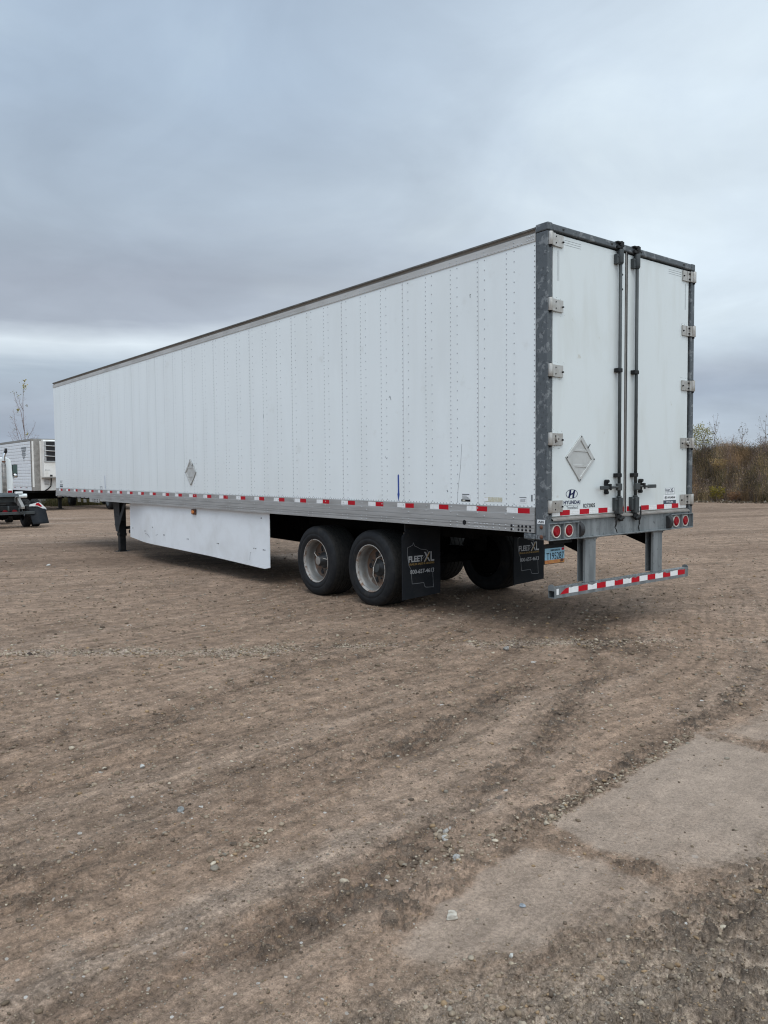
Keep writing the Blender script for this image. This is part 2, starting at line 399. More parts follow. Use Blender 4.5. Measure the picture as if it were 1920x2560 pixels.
CROSS2 = [(-1.29, -2.20), (-1.26, -2.46), (-1.25, -2.71), (-1.2, -3.0)]
APRON = [(-3.02, -2.50), (-2.81, -2.45), (-2.34, -2.41), (-1.77, -2.34), (-1.33, -2.28), (-1.19, -2.34), (-1.27, -2.74), (-1.40, -3.02), (-1.6, -3.6), (-2.2, -3.7), (-2.4, -3.5), (-2.75, -3.35), (-2.98, -3.15), (-3.05, -2.80)]
APRON2 = [(-1.16, -2.35), (-.72, -2.36), (.8, -2.0), (3.5, -2.2), (3, -3.6), (-1.1, -3.4), (-1.14, -2.89), (-1.12, -2.65)]
PATCH2 = [(-3.89, -2.66), (-3.68, -2.62), (-3.51, -2.59), (-3.32, -2.56), (-3.22, -2.71), (-3.13, -2.88), (-3.08, -3.2), (-3.31, -3.3), (-3.58, -3.25), (-3.9, -3.15), (-4.2, -2.95), (-4.25, -2.80), (-4.10, -2.70)]
GREY = [(-5.6, -2.3), (-5.04, -2.22), (-4.81, -2.16), (-4.48, -2.17), (-4.06, -2.11), (-3.48, -2.08), (-3.1, -2.12)]
COARSE = [(-9, -2.2), (-5.6, -2.55), (-4.96, -2.69), (-4.78, -2.72), (-4.57, -2.77), (-4.28, -2.79), (-4.10, -2.88), (-3.76, -2.96), (-3.27, -3.04), (-2.81, -3.12), (-2.34, -3.22), (-1.5, -3.4), (0, -3.7), (3, -5)]
def coarse_mask(x, y):
    P = np.array(COARSE); yl = np.interp(x, P[:, 0], P[:, 1]); wob = (fbm(x*2.2, y*2.2, 31, 4)-.5)*.34
    return sstep(-.06, .62, yl-y+wob)
def soft_poly(x, y, P, a, b, nz):
    sd = poly_dist(x, y, list(P)+[P[0]])*np.where(in_poly(x, y, P), 1, -1)
    return sstep(a, b, sd+nz)
def ground_fields(x, y):
    r = np.hypot(x-CAM[0], y-CAM[1])
    near = 1-sstep(9, 16, r)
    nz = fbm(x*1.3, y*1.3, 3, 4); nf = fbm(x*7, y*7, 5, 4); nff = fbm(x*24, y*24, 6, 3)
    a = .16+.35*sstep(-2, 2, x); s_ = x*np.cos(a)+y*np.sin(a); t_ = -x*np.sin(a)+y*np.cos(a)
    wob = (fbm(x*.6, y*.6, 9, 3)-.5)*1.0
    streak = fbm(s_*.45, (t_+wob*.5)*3.2, 12, 5, .55)
    b = -.45; s2 = x*np.cos(b)+y*np.sin(b); t2 = -x*np.sin(b)+y*np.cos(b)
    far = fbm(s2*.10, (t2+wob)*.75, 44, 5, .55)
    wet = np.zeros_like(x); rut = np.zeros_like(x)
    lines = np.zeros_like(x)
    brk = .45+.55*sstep(.32, .60, fbm(s_*1.1, t_*2.6, 23, 4))
    for P, hw, dep, dk in RUTS:
        d0 = poly_dist(x, y, P); d = d0+(nf-.5)*.20+(nz-.5)*.16
        lines = np.where(d0 < hw*3.2, np.maximum(lines, (1-sstep(hw*1.6, hw*3.2, d0))*(.5+.5*np.sin((d0+(nz-.5)*.06)*2*math.pi/.052))), lines)
        k = 1-sstep(hw*.3, hw*2.1, d); wet = np.maximum(wet, k*dk*brk); rut -= k*dep
        rut += dep*.6*np.exp(-((d-hw*1.9)/(hw*.6))**2)
    wet = np.maximum(wet, .5*sstep(.56, .76, streak)*near)
    lump = wet.copy()
    d = poly_dist(x, y, GREY); grey = (1-sstep(.03, .22, d+(nf-.5)*.30))*.6
    grey = np.maximum(grey, .22*sstep(.56, .75, fbm(s_*.35+40, t_*2.2, 61, 4))*near)
    pn = (nf-.5)*.16+(nz-.5)*.12+(nff-.5)*.05
    pm = np.zeros_like(x)
    for P, k in ((APRON, 1.0), (PATCH2, .8), (APRON2, .9)): pm = np.maximum(pm, k*soft_poly(x, y, P, -.03, .05, pn*.55+(nff-.5)*.05))
    td = np.zeros_like(x)
    for P, hw, k in ((TREAD, .075, 1.0), (CROSS, .030, .6), (CROSS2, .04, .6)):
        d = poly_dist(x, y, P)+(nf-.5)*.10+(nff-.5)*.04; td = np.maximum(td, k*(1-sstep(hw*.7, hw*1.5, d)))
    cm = coarse_mask(x, y)
    pm = pm*(1-sstep(.02, .45, cm+(nff-.5)*.25))*(1-.9*td)*(.72+.28*sstep(.3, .6, fbm(s_*.9, t_*3.0, 77, 4)))
    grey = np.maximum(grey*(1-cm*.3), pm)
    dW = poly_dist(x, y, WHITE)+(nf-.5)*.24+(nz-.5)*.3
    pale = (1-sstep(.0, .20, dW))*sstep(.26, .60, fbm(x*2.3, y*2.3, 71, 4))
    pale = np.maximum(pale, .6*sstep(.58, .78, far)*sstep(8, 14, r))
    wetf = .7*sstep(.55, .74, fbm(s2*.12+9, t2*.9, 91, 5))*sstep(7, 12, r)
    wet = np.maximum(wet, wetf)*(1-pm)*(1-.7*cm)
    wet = np.maximum(wet, td*.12)
    fine = fbm(s_*1.1, (t_+wob*.25)*24, 131, 4, .6)*near+(1-near)*fbm(s2*.35, t2*5.5, 133, 4, .6)
    fine = fine-.26*lines*near*sstep(.35, .6, fbm(s_*1.7+5, t_*3, 137, 3))*(1-pm)*(1-cm)
    lug = np.sin((x*.984+y*.18)*2*math.pi/.085+np.abs(np.sin((y*.984-x*.18)*2*math.pi/.075))*2.4+nf*4)
    fine = fine-.30*td*sstep(.0, .5, lug)
    # crumbs and clods of damp soil
    dens = np.clip(.26+.75*lump*(1-cm)+.85*cm+.5*td+.4*np.clip(pale, 0, 1)-.45*pm, 0, 1.25)
    c1 = fbm(x/.050+3.3, y/.050, 211, 3, .6); c2 = fbm(x/.024+7.7, y/.024, 215, 2, .55)
    clod = np.maximum(sstep(.68-.16*dens, .78-.16*dens, c1), .8*sstep(.69-.15*dens, .79-.15*dens, c2))*np.clip(dens*1.2, .12, 1)*(.55+.6*sstep(.35, .6, fbm(x*2.7, y*2.7, 233, 3)))
    return dict(r=r, near=near, nz=nz, nf=nf, wet=wet, grey=grey, pale=pale, coarse=cm, patch=pm, tread=td, rut=rut, lump=lump, streak=streak, clod=clod, fine=fine)
def ground_height(x, y, F, cell):
    r = F['r']; fade = lambda lam: np.clip(lam/(2.2*cell)-.4, 0, 1)
    z = ground_base(x, y)
    z = z+(fbm(x*.22, y*.22, 101, 3)-.5)*.05*sstep(2, 5, r)*(1-sstep(40, 90, r))*0.6
    z = z+F['rut']*F['near']*.6+(F['streak']-.5)*.03*F['near']
    loose = np.clip(.22+.75*F['lump']+.75*F['coarse']+.3*F['tread']+.7*sstep(.3, .8, F['pale'])-.30*F['patch'], .03, 1.2)
    for lam, am in ((.16, .012), (.075, .011), (.036, .010), (.018, .0065)):
        n = vn(x/lam, y/lam, int(lam*1000)); n = np.abs(n*2-1) if lam > .05 else n
        z = z+(n-.5)*am*loose*fade(lam)
    z = z+F['clod']*(.017+.010*F['coarse'])*fade(.05)+(F['fine']-.5)*.012*fade(.06)*(1-.7*F['patch'])
    # lug pattern pressed into the tyre tracks
    a = .18; s_ = x*math.cos(a)+y*math.sin(a); t_ = -x*math.sin(a)+y*math.cos(a)
    lug = np.sin(s_*2*math.pi/.075+np.abs(np.sin(t_*2*math.pi/.07))*2.2+F['nf']*5)
    z = z-.004*sstep(-.2, .5, lug)*F['tread']*fade(.05)
    return z
def make_ground():
    va = math.atan2(_f[1], _f[0])
    dense = np.linspace(-.66, .66, 1180); rest = np.linspace(.66, 2*math.pi-.66, 122)[1:-1]
    th = va+np.concatenate([dense, rest]); nt = len(th)
    rr = [.02, .4, .9, 1.4, 1.8, 2.05]
    while rr[-1] < 46: rr.append(rr[-1]*1.0032)
    while rr[-1] < 4500: rr.append(rr[-1]*1.06)
    rr = np.array(rr); nr = len(rr)
    Rg, Tg = np.meshgrid(rr, th, indexing='ij'); x = CAM[0]+Rg*np.cos(Tg); y = CAM[1]+Rg*np.sin(Tg)
    x = x.ravel(); y = y.ravel()
    cell = np.maximum(Rg*.0032, np.where(np.arange(nt)[None, :] < 1180, Rg*.00112, Rg*.045)).ravel()
    F = ground_fields(x, y); z = ground_height(x, y, F, cell)
    idx = np.arange(nr*nt).reshape(nr, nt); nx = np.roll(idx, -1, 1)
    Q = np.stack([idx[:-1], idx[1:], nx[1:], nx[:-1]], -1).reshape(-1, 4)
    keep = {k: F[k] for k in ('wet', 'grey', 'pale', 'coarse', 'patch', 'clod', 'fine')}
    o = big_mesh('ground', np.stack([x, y, z], 1), Q, 'soil', attrs=keep); tag(o, kind='structure'); return o
def soil_mat():
    m = bpy.data.materials.new('soil'); m.use_nodes = True; t = NT(m.node_tree)
    pos = t.a('ShaderNodeTexCoord').outputs['Object']
    at = {}
    for k in ('wet', 'grey', 'pale', 'coarse', 'patch', 'clod', 'fine'):
        n = t.a('ShaderNodeAttribute'); n.attribute_name = k; at[k] = n.outputs['Fac']
    n1 = t.noise(pos, 1.1, 6, .6); n2 = t.noise(pos, 9, 6, .62); n3 = t.noise(pos, 70, 4, .65); n4 = t.noise(pos, 240, 3, .6); nm = t.noise(pos, 3.2, 7, .68)
    c = t.ramp(n1, [(.3, (0.225, 0.152, 0.104)), (.7, (0.296, 0.205, 0.145))])
    c = t.mix(t.ramp(n2, [(.42, 0), (.72, .6)]), c, (0.165, 0.109, 0.074))
    gcol = t.ramp(n3, [(.3, (0.278, 0.214, 0.164)), (.7, (0.356, 0.276, 0.215))])
    c = t.mix(t.math('MULTIPLY', at['grey'], .85, clamp=True), c, gcol)
    c = t.mix(t.math('MULTIPLY', at['coarse'], .7, clamp=True), c, t.ramp(n3, [(.34, (0.209, 0.165, 0.124)), (.62, (0.368, 0.301, 0.233))]))
    c = t.mix(t.math('MULTIPLY', at['wet'], .66, clamp=True), c, t.ramp(n3, [(.3, (0.075, 0.046, 0.030)), (.7, (0.165, 0.105, 0.070))]))
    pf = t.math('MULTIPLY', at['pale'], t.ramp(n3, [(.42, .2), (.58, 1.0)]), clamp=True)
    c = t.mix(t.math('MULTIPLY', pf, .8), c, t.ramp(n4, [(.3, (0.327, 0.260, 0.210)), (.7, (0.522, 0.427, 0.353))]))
    c = t.mix(t.math('MULTIPLY', at['clod'], .84, clamp=True), c, t.ramp(n4, [(.3, (0.064, 0.046, 0.034)), (.7, (0.144, 0.108, 0.080))]))
    # grain; the crumbs' tiny shadows are put into the colour too
    fr_ = t.ramp(at['fine'], [(.05, .60), (.32, .86), (.5, 1.0), (.70, 1.12)])
    c = t.mix(1.0, c, t.mix(t.math('MULTIPLY', at['patch'], .75), fr_, (1, 1, 1)), 'MULTIPLY')
    nk = t.noise(pos, 7, 10, .88)
    nkr = t.ramp(nk, [(.37, .52), (.5, 1.0), (.63, 1.46)])
    c = t.mix(1.0, c, t.mix(t.math('MULTIPLY', at['patch'], .62), nkr, (1, 1, 1)), 'MULTIPLY')
    c = t.mix(1.0, c, t.ramp(n4, [(.22, .60), (.5, 1.0), (.78, 1.38)]), 'MULTIPLY')
    g3 = t.mix(t.math('MULTIPLY', at['patch'], .6), t.ramp(n3, [(.28, .62), (.5, 1.0), (.72, 1.30)]), (1, 1, 1))
    c = t.mix(1.0, c, g3, 'MULTIPLY')
    c = t.mix(1.0, c, t.ramp(nm, [(.30, .86), (.5, 1.0), (.70, 1.12)]), 'MULTIPLY')
    # small stones bedded in the surface
    for sc, thr, amt, frac in ((3.4, .11, .95, .66), (9, .16, .9, .80), (34, .26, .9, .74), (85, .24, .8, .68)):
        v = t.a('ShaderNodeTexVoronoi', i={'Vector': pos, 'Scale': float(sc)}); v.feature = 'F1'
        wn = t.a('ShaderNodeSeparateColor', i={0: v.outputs['Color']})
        on = t.math('LESS_THAN', v.outputs['Distance'], t.math('MULTIPLY', wn.outputs[1], thr))
        on = t.math('MULTIPLY', on, t.math('GREATER_THAN', wn.outputs[0], frac))
        on = t.math('MULTIPLY', on, t.math('SUBTRACT', 1.0, t.math('MULTIPLY', at['patch'], .85)))
        c = t.mix(t.math('MULTIPLY', on, amt), c, t.ramp(wn.outputs[2], [(0, (.13, .10, .08)), (.5, (.26, .215, .175)), (.85, (.36, .325, .285)), (1, (.48, .45, .41))]))
    h = t.math('ADD', t.math('MULTIPLY', n3, .6), t.math('MULTIPLY', n4, .4))
    bp = t.a('ShaderNodeBump', i={'Height': h, 'Strength': .9, 'Distance': .010})
    b = t.a('ShaderNodeBsdfPrincipled', i={'Base Color': c, 'Roughness': .95, 'Normal': bp.outputs[0]})
    b.inputs['Specular IOR Level'].default_value = .2
    t.a('ShaderNodeOutputMaterial', i={0: b.outputs[0]}); MATS['soil'] = m
soil_mat(); make_ground()

# ------------------------------------------------------------------ loose gravel lying on the ground
def ico(sub):
    import bmesh
    bm = bmesh.new(); bmesh.ops.create_icosphere(bm, subdivisions=sub, radius=1.0)
    bm.verts.ensure_lookup_table(); V = np.array([v.co[:] for v in bm.verts]); F = np.array([[v.index for v in f.verts] for f in bm.faces]); bm.free(); return V, F
ICO1, ICO2 = ico(1), ico(2)
def pebbles(name, x, y, size, cols, base, flat_=.6):
    n = len(x); BV, BF = base; k = len(BV); cols = cols*np.array((.98, .90, .78))
    F = ground_fields(x, y); z = ground_height(x, y, F, np.full(n, .004))
    V = np.repeat(BV[None], n, 0)*(1+(rng.random((n, k, 1))-.5)*.42)
    V *= np.stack([rng.uniform(.75, 1.35, n), rng.uniform(.6, 1.0, n), rng.uniform(flat_*.7, flat_*1.2, n)], 1)[:, None]*size[:, None, None]
    a = rng.uniform(0, 6.283, n); ca, sa = np.cos(a)[:, None], np.sin(a)[:, None]
    X = V[..., 0]*ca-V[..., 1]*sa; Y = V[..., 0]*sa+V[..., 1]*ca
    P = np.stack([X+x[:, None], Y+y[:, None], V[..., 2]+(z+size*flat_*.35)[:, None]], -1).reshape(-1, 3)
    Fc = (BF[None]+(np.arange(n)*k)[:, None, None]).reshape(-1, 3)
    c = np.repeat(cols, k, 0)
    return big_mesh(name, P, Fc, 'pebble', c, smooth=True)
PAL = np.array([(.21, .17, .135), (.26, .22, .18), (.16, .128, .10), (.30, .265, .22), (.35, .315, .27), (.26, .19, .125), (.22, .205, .185), (.12, .095, .078), (.42, .39, .34)])
def pick(n, p): 
    p = np.array(p, float); p /= p.sum(); return PAL[rng.choice(len(PAL), n, p=p)]*rng.uniform(.8, 1.2, (n, 1))
def scatter(n, rmin, rmax, spread=.60):
    va = math.atan2(_f[1], _f[0])
    r = rmin*(rmax/rmin)**rng.random(n); t = va+rng.uniform(-spread, spread, n)
    return CAM[0]+r*np.cos(t), CAM[1]+r*np.sin(t), r
def gravel():
    # general scatter, thinned on the smooth apron, thickened in the loose strips
    x, y, r = scatter(85000, 2.0, 28.0); F = ground_fields(x, y)
    p = .50+.4*F['lump']+.4*F['coarse']+1.0*np.clip(F['pale'], 0, 1)-.44*F['patch']
    k = rng.random(len(x)) < np.clip(p, .03, 1)
    x, y, r = x[k], y[k], r[k]; n = len(x)
    s = rng.lognormal(math.log(.0034), .50, n)*np.clip(r/3.5, .8, 2.2); s = np.minimum(s, .022)
    o = pebbles('gravel', x, y, s, pick(n, [5, 5, 4, 2.4, 1.2, 2.4, 2, 4, .35]), ICO1); tag(o, kind='stuff')
    # windrow of pale crushed stone in front of the trailer
    n = 7000; P = np.array(WHITE); seg = rng.integers(0, len(P)-1, n); t = rng.random(n)[:, None]
    q = P[seg]*(1-t)+P[seg+1]*t; x = q[:, 0]+rng.normal(0, .13, n); y = q[:, 1]+rng.normal(0, .13, n)
    k = fbm(x*2.3, y*2.3, 71, 4) > .34+.22*rng.random(n); x, y = x[k], y[k]; n = len(x)
    s = np.minimum(rng.lognormal(math.log(.0062), .50, n), .026)
    o = pebbles('gravel', x, y, s, pick(n, [3, 3, 2, 4, 3, 2, 1, 1, 1.2]), ICO1); tag(o, kind='stuff')
    # crumbs along the edge of the pale apron and beside the tyre track
    for P, n, sd, sz in (([(-3.02, -2.50), (-2.81, -2.44), (-2.34, -2.40), (-1.77, -2.33), (-1.33, -2.28)], 420, .022, .0065), ([(-3.46, -2.20), (-3.52, -2.30), (-3.60, -2.47)], 70, .018, .0095), ([(-4.46, -1.86), (-4.30, -1.80), (-4.12, -1.74)], 60, .03, .008), ([(-3.9, -2.38), (-3.5, -2.44), (-3.0, -2.46)], 160, .05, .007)):
        P = np.array(P); seg = rng.integers(0, len(P)-1, n); t = rng.random(n)[:, None]; q = P[seg]*(1-t)+P[seg+1]*t
        o = pebbles('gravel', q[:, 0]+rng.normal(0, sd, n), q[:, 1]+rng.normal(0, sd, n), np.minimum(rng.lognormal(math.log(sz), .4, n), .02), pick(n, [4, 4, 3, 3, 1.5, 1, 1, 3, .4]), ICO2); tag(o, kind='stuff')
    # rounded stones in the coarse foreground
    x = rng.uniform(-6.2, -1.5, 5200); y = rng.uniform(-4.2, -2.4, 5200); k = (coarse_mask(x, y) > .4) & (np.hypot(x-CAM[0], y-CAM[1]) > 1.9)
    x, y = x[k], y[k]; n = len(x); s = np.minimum(rng.lognormal(math.log(.0050), .42, n), .015)
    o = pebbles('gravel', x, y, s, pick(n, [4, 4, 4, 2, .8, 2, 2, 4, .2]), ICO2, .75); tag(o, kind='stuff')
gravel()
def stone(name, label, x, y, sx, sy, sz, col, col2, n=.30, seed=0, rot=0.0):
    V, F = ico(3); rs = np.random.default_rng(seed); V = V.copy()
    for i in range(5):
        d = rs.normal(size=3); d /= np.linalg.norm(d); h = rs.uniform(.35, .8); t = V@d; V -= np.outer(np.maximum(t-h, 0)*.85, d)
    V *= 1+n*(fbm(V[:, 0]*1.7+V[:, 2], V[:, 1]*1.7+seed, seed, 4)-.5)[:, None]
    V *= (sx, sy, sz); c, s = math.cos(rot), math.sin(rot); V = np.stack([V[:, 0]*c-V[:, 1]*s, V[:, 0]*s+V[:, 1]*c, V[:, 2]], 1)
    xx, yy = np.array([x]), np.array([y]); z = ground_height(xx, yy, ground_fields(xx, yy), np.array([.05]))[0]
    cc = np.where((fbm(V[:, 0]*60, V[:, 1]*60+V[:, 2]*40, seed, 3) > .58)[:, None], np.array(col2), np.array(col))
    o = big_mesh(name, V, F, 'pebble', cc); o.location = (x, y, z+sz*.42)
    return tag(o, label, 'stone', 'larger stones lying on the gravel lot')
stone('stone', 'flat cream-coloured stone, biggest in the foreground, at the edge of the dark gravel', -3.914, -2.773, .034, .027, .011, (.46, .41, .34), (.30, .26, .21), .5, 3, .4)
for lab, x, y, a, b, h, c1, c2, sd in [
    ('small bluish grey stone just right of the pale flat stone', -3.66, -2.90, .015, .012, .009, (.25, .27, .29), (.18, .19, .2), 4),
    ('light grey angular stone beside the tyre track near the middle of the lot', -3.47, -2.26, .030, .017, .016, (.33, .31, .28), (.22, .2, .18), 5),
    ('light stone in the row of clods where the brown dirt meets the grey track', -3.52, -2.31, .022, .020, .014, (.35, .33, .30), (.22, .2, .18), 6),
    ('pale grey stone below the row of clods on the tyre track', -3.60, -2.47, .020, .016, .014, (.32, .31, .29), (.22, .2, .18), 7),
    ('whitish pebble alone in the dark wet rut on the left', -4.26, -.55, .022, .016, .015, (.46, .45, .42), (.33, .32, .3), 8),
    ('round grey stone sitting in the long brown rut left of centre', -4.33, -1.24, .024, .019, .018, (.26, .265, .26), (.16, .16, .15), 9),
    ('light tan stone on the gravel in front of the white stone windrow', -2.41, 1.26, .05, .03, .022, (.36, .27, .19), (.24, .18, .13), 10),
    ('dark round stone left end of the white stone windrow', -3.98, 2.98, .04, .03, .022, (.05, .035, .028), (.03, .02, .02), 11),
    ('grey stone below the white windrow in front of the rear bumper', -.46, .12, .05, .035, .026, (.28, .26, .24), (.18, .17, .15), 12),
    ('white chip on the bare ground to the left of the trailer', -1.62, 11.0, .07, .045, .03, (.56, .54, .50), (.45, .43, .40), 13),
    ('small white stone at the front of the lot near the lower right corner', -3.93, -3.09, .013, .011, .009, (.48, .46, .42), (.36, .34, .3), 14)]:
    stone('stone', lab, x, y, a, b, h, c1, c2, .5, sd, random.uniform(0, 3))
# ------------------------------------------------------------------ the big semi trailer (rear-left corner at x=0, y=0, front towards +y)
T = empty('semi_trailer', (0, 0, 0), 'long white dry van trailer in the middle of the gravel lot, rear doors closed', 'trailer')
W, L = 2.59, 16.11; ZB, ZT = 1.318, 3.88
SEAMS = [.929, 2.15, 3.372, 4.594, 5.805, 7.02, 8.244, 9.492, 10.73, 11.97, 13.24, 14.50, 15.58, 15.9]
DENSE = [.534+.4066*i for i in range(38) if .534+.4066*i < 15.5]
def wall_panels(xo, xi):
    m = MB(); e = [.155]+SEAMS+[L]
    for i in range(len(e)-1):
        m.box(min(xo, xi), max(xo, xi), e[i]+.0022, e[i+1]-.0022, ZB, ZT, 0)
    return m
m = wall_panels(0.0, .004)
m.box(.005, .02, .156, L-.02, ZB, ZT, 2)
pts = []
for y, dz in [(.169, .05), (.431, .10)]+[(y, .05) for y in DENSE]+[(y-.103, .10) for y in DENSE[1:]]:
    pts += [(0, y, z) for z in np.arange(1.345, 3.872, dz)]
pts += [(0, y, 1.328) for y in np.arange(.2, 15.95, .0508)]
m.rivets(pts, (-1, 0, 0), .0080, .0048, 1)
left_wall = m.build('side_wall', ['white_panel', 'rivet_grey', 'seam_dark'], T); left_wall['label'] = 'white riveted side wall nearest the camera'
m = wall_panels(W, W-.004); m.box(W-.02, W-.005, .156, L-.02, ZB, ZT, 1)
m.build('side_wall', ['white_panel', 'seam_dark'], T)
MB().box(.03, W-.03, L-.005, L+.012, 1.08, 3.99).build('front_wall', 'white_panel', T, .01)
m = MB(); m.box(.02, W-.02, .12, L-.02, 3.985, 4.002); 
for y in np.arange(.6, 16, .61): m.box(.1, W-.1, y-.02, y+.02, 4.003, 4.012)
m.build('roof', 'aluminium', T)
m = MB(); m.box(.03, W-.03, .06, L-.03, 1.20, 1.26)
for y in np.arange(.5, 15.9, .305): m.box(.03, W-.03, y-.02, y+.02, 1.09, 1.199)
m.build('floor', 'under_black', T)

def top_rail(x, s):
    """s=-1 for the left side (outward is -x)"""
    m = MB()
    m.strip([(x+s*a, z) for a, z in [(.0, 3.8795), (.008, 3.880), (.008, 3.955), (.002, 3.9555)]], 'y', .155, L, 3)
    pr = [(.002, 3.9555), (-.010, 3.960), (-.013, 3.972), (-.006, 3.984), (.010, 3.990)]
    m.strip([(x+s*a, z) for a, z in pr], 'y', .155, L)
    m.strip([(x+s*a, z) for a, z in [(.010, 3.990), (.016, 3.993), (.017, 4.008), (.004, 4.013), (-.05, 4.013)]], 'y', .155, L, 2)
    m.box(min(x-s*.0, x+s*.008), max(x, x+s*.008), .150, .1545, 3.88, 3.99)
    if s < 0:
        n = (-1, 0, 0); pts = []
        for y in DENSE: pts += [(x-.008, y, 3.897), (x-.008, y, 3.925), (x-.008, y-.103, 3.897), (x-.008, y-.103, 3.925)]
        pts += [(x-.008, y, 3.893) for y in np.arange(.33, 15.9, .0508)]
        pts += [(x-.008, y, z) for y in (.18, .205, .232, .258) for z in (3.905, 3.938)]
        m.rivets(pts, n, .0075, .004, 1)
    return m.build('top_rail', ['aluminium_dull', 'rivet_grey', 'roof_edge', 'rail_silver'], T)
top_rail(0, -1); top_rail(W, 1)

def bottom_rail(x, s):
    m = MB()
    def sec(pr, a, b): m.strip([(x+s*q, z) for q, z in pr], 'y', a, b)
    up = [(-.004, 1.318), (.004, 1.3175), (.004, 1.250), (.011, 1.247), (.011, 1.190), (.006, 1.1885), (.006, 1.1855), (.014, 1.184), (.014, 1.141), (.008, 1.1395), (.008, 1.1365), (.014, 1.135), (.014, 1.1145)]
    lowp = [(.014, 1.1145), (.008, 1.113), (.008, 1.110), (.015, 1.108), (.015, 1.067), (-.03, 1.067)]
    sec(up, .155, L); sec(lowp, .155, 12.75); sec([(.014, 1.1145), (-.03, 1.1145)], 12.75, L)
    m.add([(x+s*.014, .155, 1.067), (x+s*.014, .155, 1.318), (x-s*.03, .155, 1.318), (x-s*.03, .155, 1.067)], [(0, 1, 2, 3)])
    m.box(min(x, x+s*.018), max(x, x+s*.018), 12.78, 13.45, 1.03, 1.113, 0)
    if s < 0:
        n = (-1, 0, 0)
        pts = []
        for y in DENSE:
            for z in (1.125, 1.088):
                if y < 12.7: pts += [(x-.0145, y, z), (x-.0145, y-.103, z)]
            pts += [(x-.0115, y, 1.235), (x-.0115, y-.103, 1.205), (x-.004, y, 1.285)]
        pts += [(x-.0145, y, z) for y in np.arange(.62, 1.1, .088) for z in (1.125, 1.088)]
        m.rivets(pts, n, .0095, .0055, 1)
        bolts = [(x-.0145, y, z) for y in (.21, .262, .312, .36, .455) for z in (1.125, 1.088)]
        bolts += [(x-.019, y, z) for y in (12.9, 13.0, 13.1, 13.2) for z in (1.097, 1.055)]
        bolts += [(x-.0145, y, 1.118) for y in (13.5, 13.55, 13.8, 13.85, 14.1, 14.15, 14.4, 14.45)]
        m.rivets(bolts, n, .014, .008, 2)
        for y in np.arange(14.85, 16.0, .11): m.box(x-.0165, x-.012, y-.02, y+.02, 1.1155, 1.133, 2)   # coupler slots
        hole = [(.027*math.cos(a), .027*math.sin(a)) for a in np.linspace(0, 2*math.pi, 16, endpoint=False)]
        flat(m, hole, (x-.0142, 1.129, 1.126), LEFT, .002, 2)
    return m.build('bottom_rail', ['aluminium', 'rail_rivet', 'ink_black'], T)
rail = bottom_rail(0, -1); bottom_rail(W, 1)

TAPE = [.528, 1.105, 1.692, 2.276, 2.845, 3.427, 4.006, 4.572, 5.147, 5.73, 6.319, 6.91, 7.507, 8.075, 8.683, 9.257, 9.881, 10.481, 11.09, 11.676, 12.268, 12.889, 13.498, 14.057, 14.645, 15.243, 15.864]
for y in TAPE:
    m = MB(); d = random.uniform(-.002, .002)
    flat(m, [(0, 0), (.149, d), (.149, .052+d), (0.004, .052)], (-.0042, y, 1.2545), LEFT, .0008, 0)
    flat(m, [(.150, d), (.303, 0), (.303, .052), (.150, .052+d)], (-.0042, y, 1.2545), LEFT, .0008, 1)
    m.build('reflective_tape', ['tape_white', 'tape_red'], rail)

# decals on the left wall
def side_sticker(y1, y0, z0, z1, lines, band=None, base='sticker_white', ink='ink_grey'):
    m = MB(); w_ = y1-y0; h = z1-z0
    flat(m, rect2(0, w_, 0, h), (-.0015, y1, z0), LEFT, .0008, 0)
    for (a, b, c, d) in lines: flat(m, rect2(a*w_, b*w_, c*h, d*h), (-.0024, y1, z0), LEFT, .0006, 1)
    if band: flat(m, rect2(0, w_, band[0]*h, band[1]*h), (-.0024, y1, z0), LEFT, .0006, 2)
    return m.build('sticker', [base, ink, 'ink_black' if band is None or len(band) < 3 else band[2]], left_wall)
side_sticker(1.188, 1.051, 1.351, 1.440, [(.1, .9, .78, .92), (.1, .6, .62, .70), (.1, .8, .48, .56), (.1, .9, .34, .4)], (0, .26))
m = MB(); flat(m, rect2(.02, .06, .006, .018), (-.0033, 1.188, 1.351), LEFT, .0006, 0); m.build('sticker', ['sticker_tan'], left_wall)
side_sticker(.845, .593, 1.358, 1.405, [(0, .22, .1, .9)], None, 'sticker_tan', 'sticker_white')
side_sticker(.359, .269, 1.358, 1.415, [(.0, 1, .86, 1), (.12, .88, .62, .68), (.12, .88, .48, .54), (.12, .8, .34, .4), (.12, .88, .2, .26)])
side_sticker(12.754, 12.605, 1.330, 1.402, [(.1, .9, .1, .36), (.15, .85, .5, .85)], None, 'ink_grey', 'sticker_white')
side_sticker(15.77, 15.53, 1.348, 1.388, [], (0, 1, 'sticker_dark'))
text('lettering', "53'", (.02, .22, 0, .055), (-.0012, 15.77, 1.458), LEFT, 'ink_grey', left_wall)
side_sticker(15.766, 15.53, 1.405, 1.425, [(0, .3, 0, 1), (.36, .6, 0, 1), (.66, 1, 0, 1)])
def arrow(y, z0, z1, s=1.0, mt='blue_mark'):
    m = MB(); h = z1-z0
    flat(m, [(0, 0), (.022*s, .085*s), (.016*s, .11*s), (.013*s, h-.01), (0, h), (-.013*s, h-.012), (-.011*s, .11*s), (-.02*s, .085*s)], (-.0012, y, z0), LEFT, .0006)
    m.build('arrow_mark', mt, left_wall)
arrow(2.255, 1.322, 1.646); arrow(12.42, 1.322, 1.64, .7)
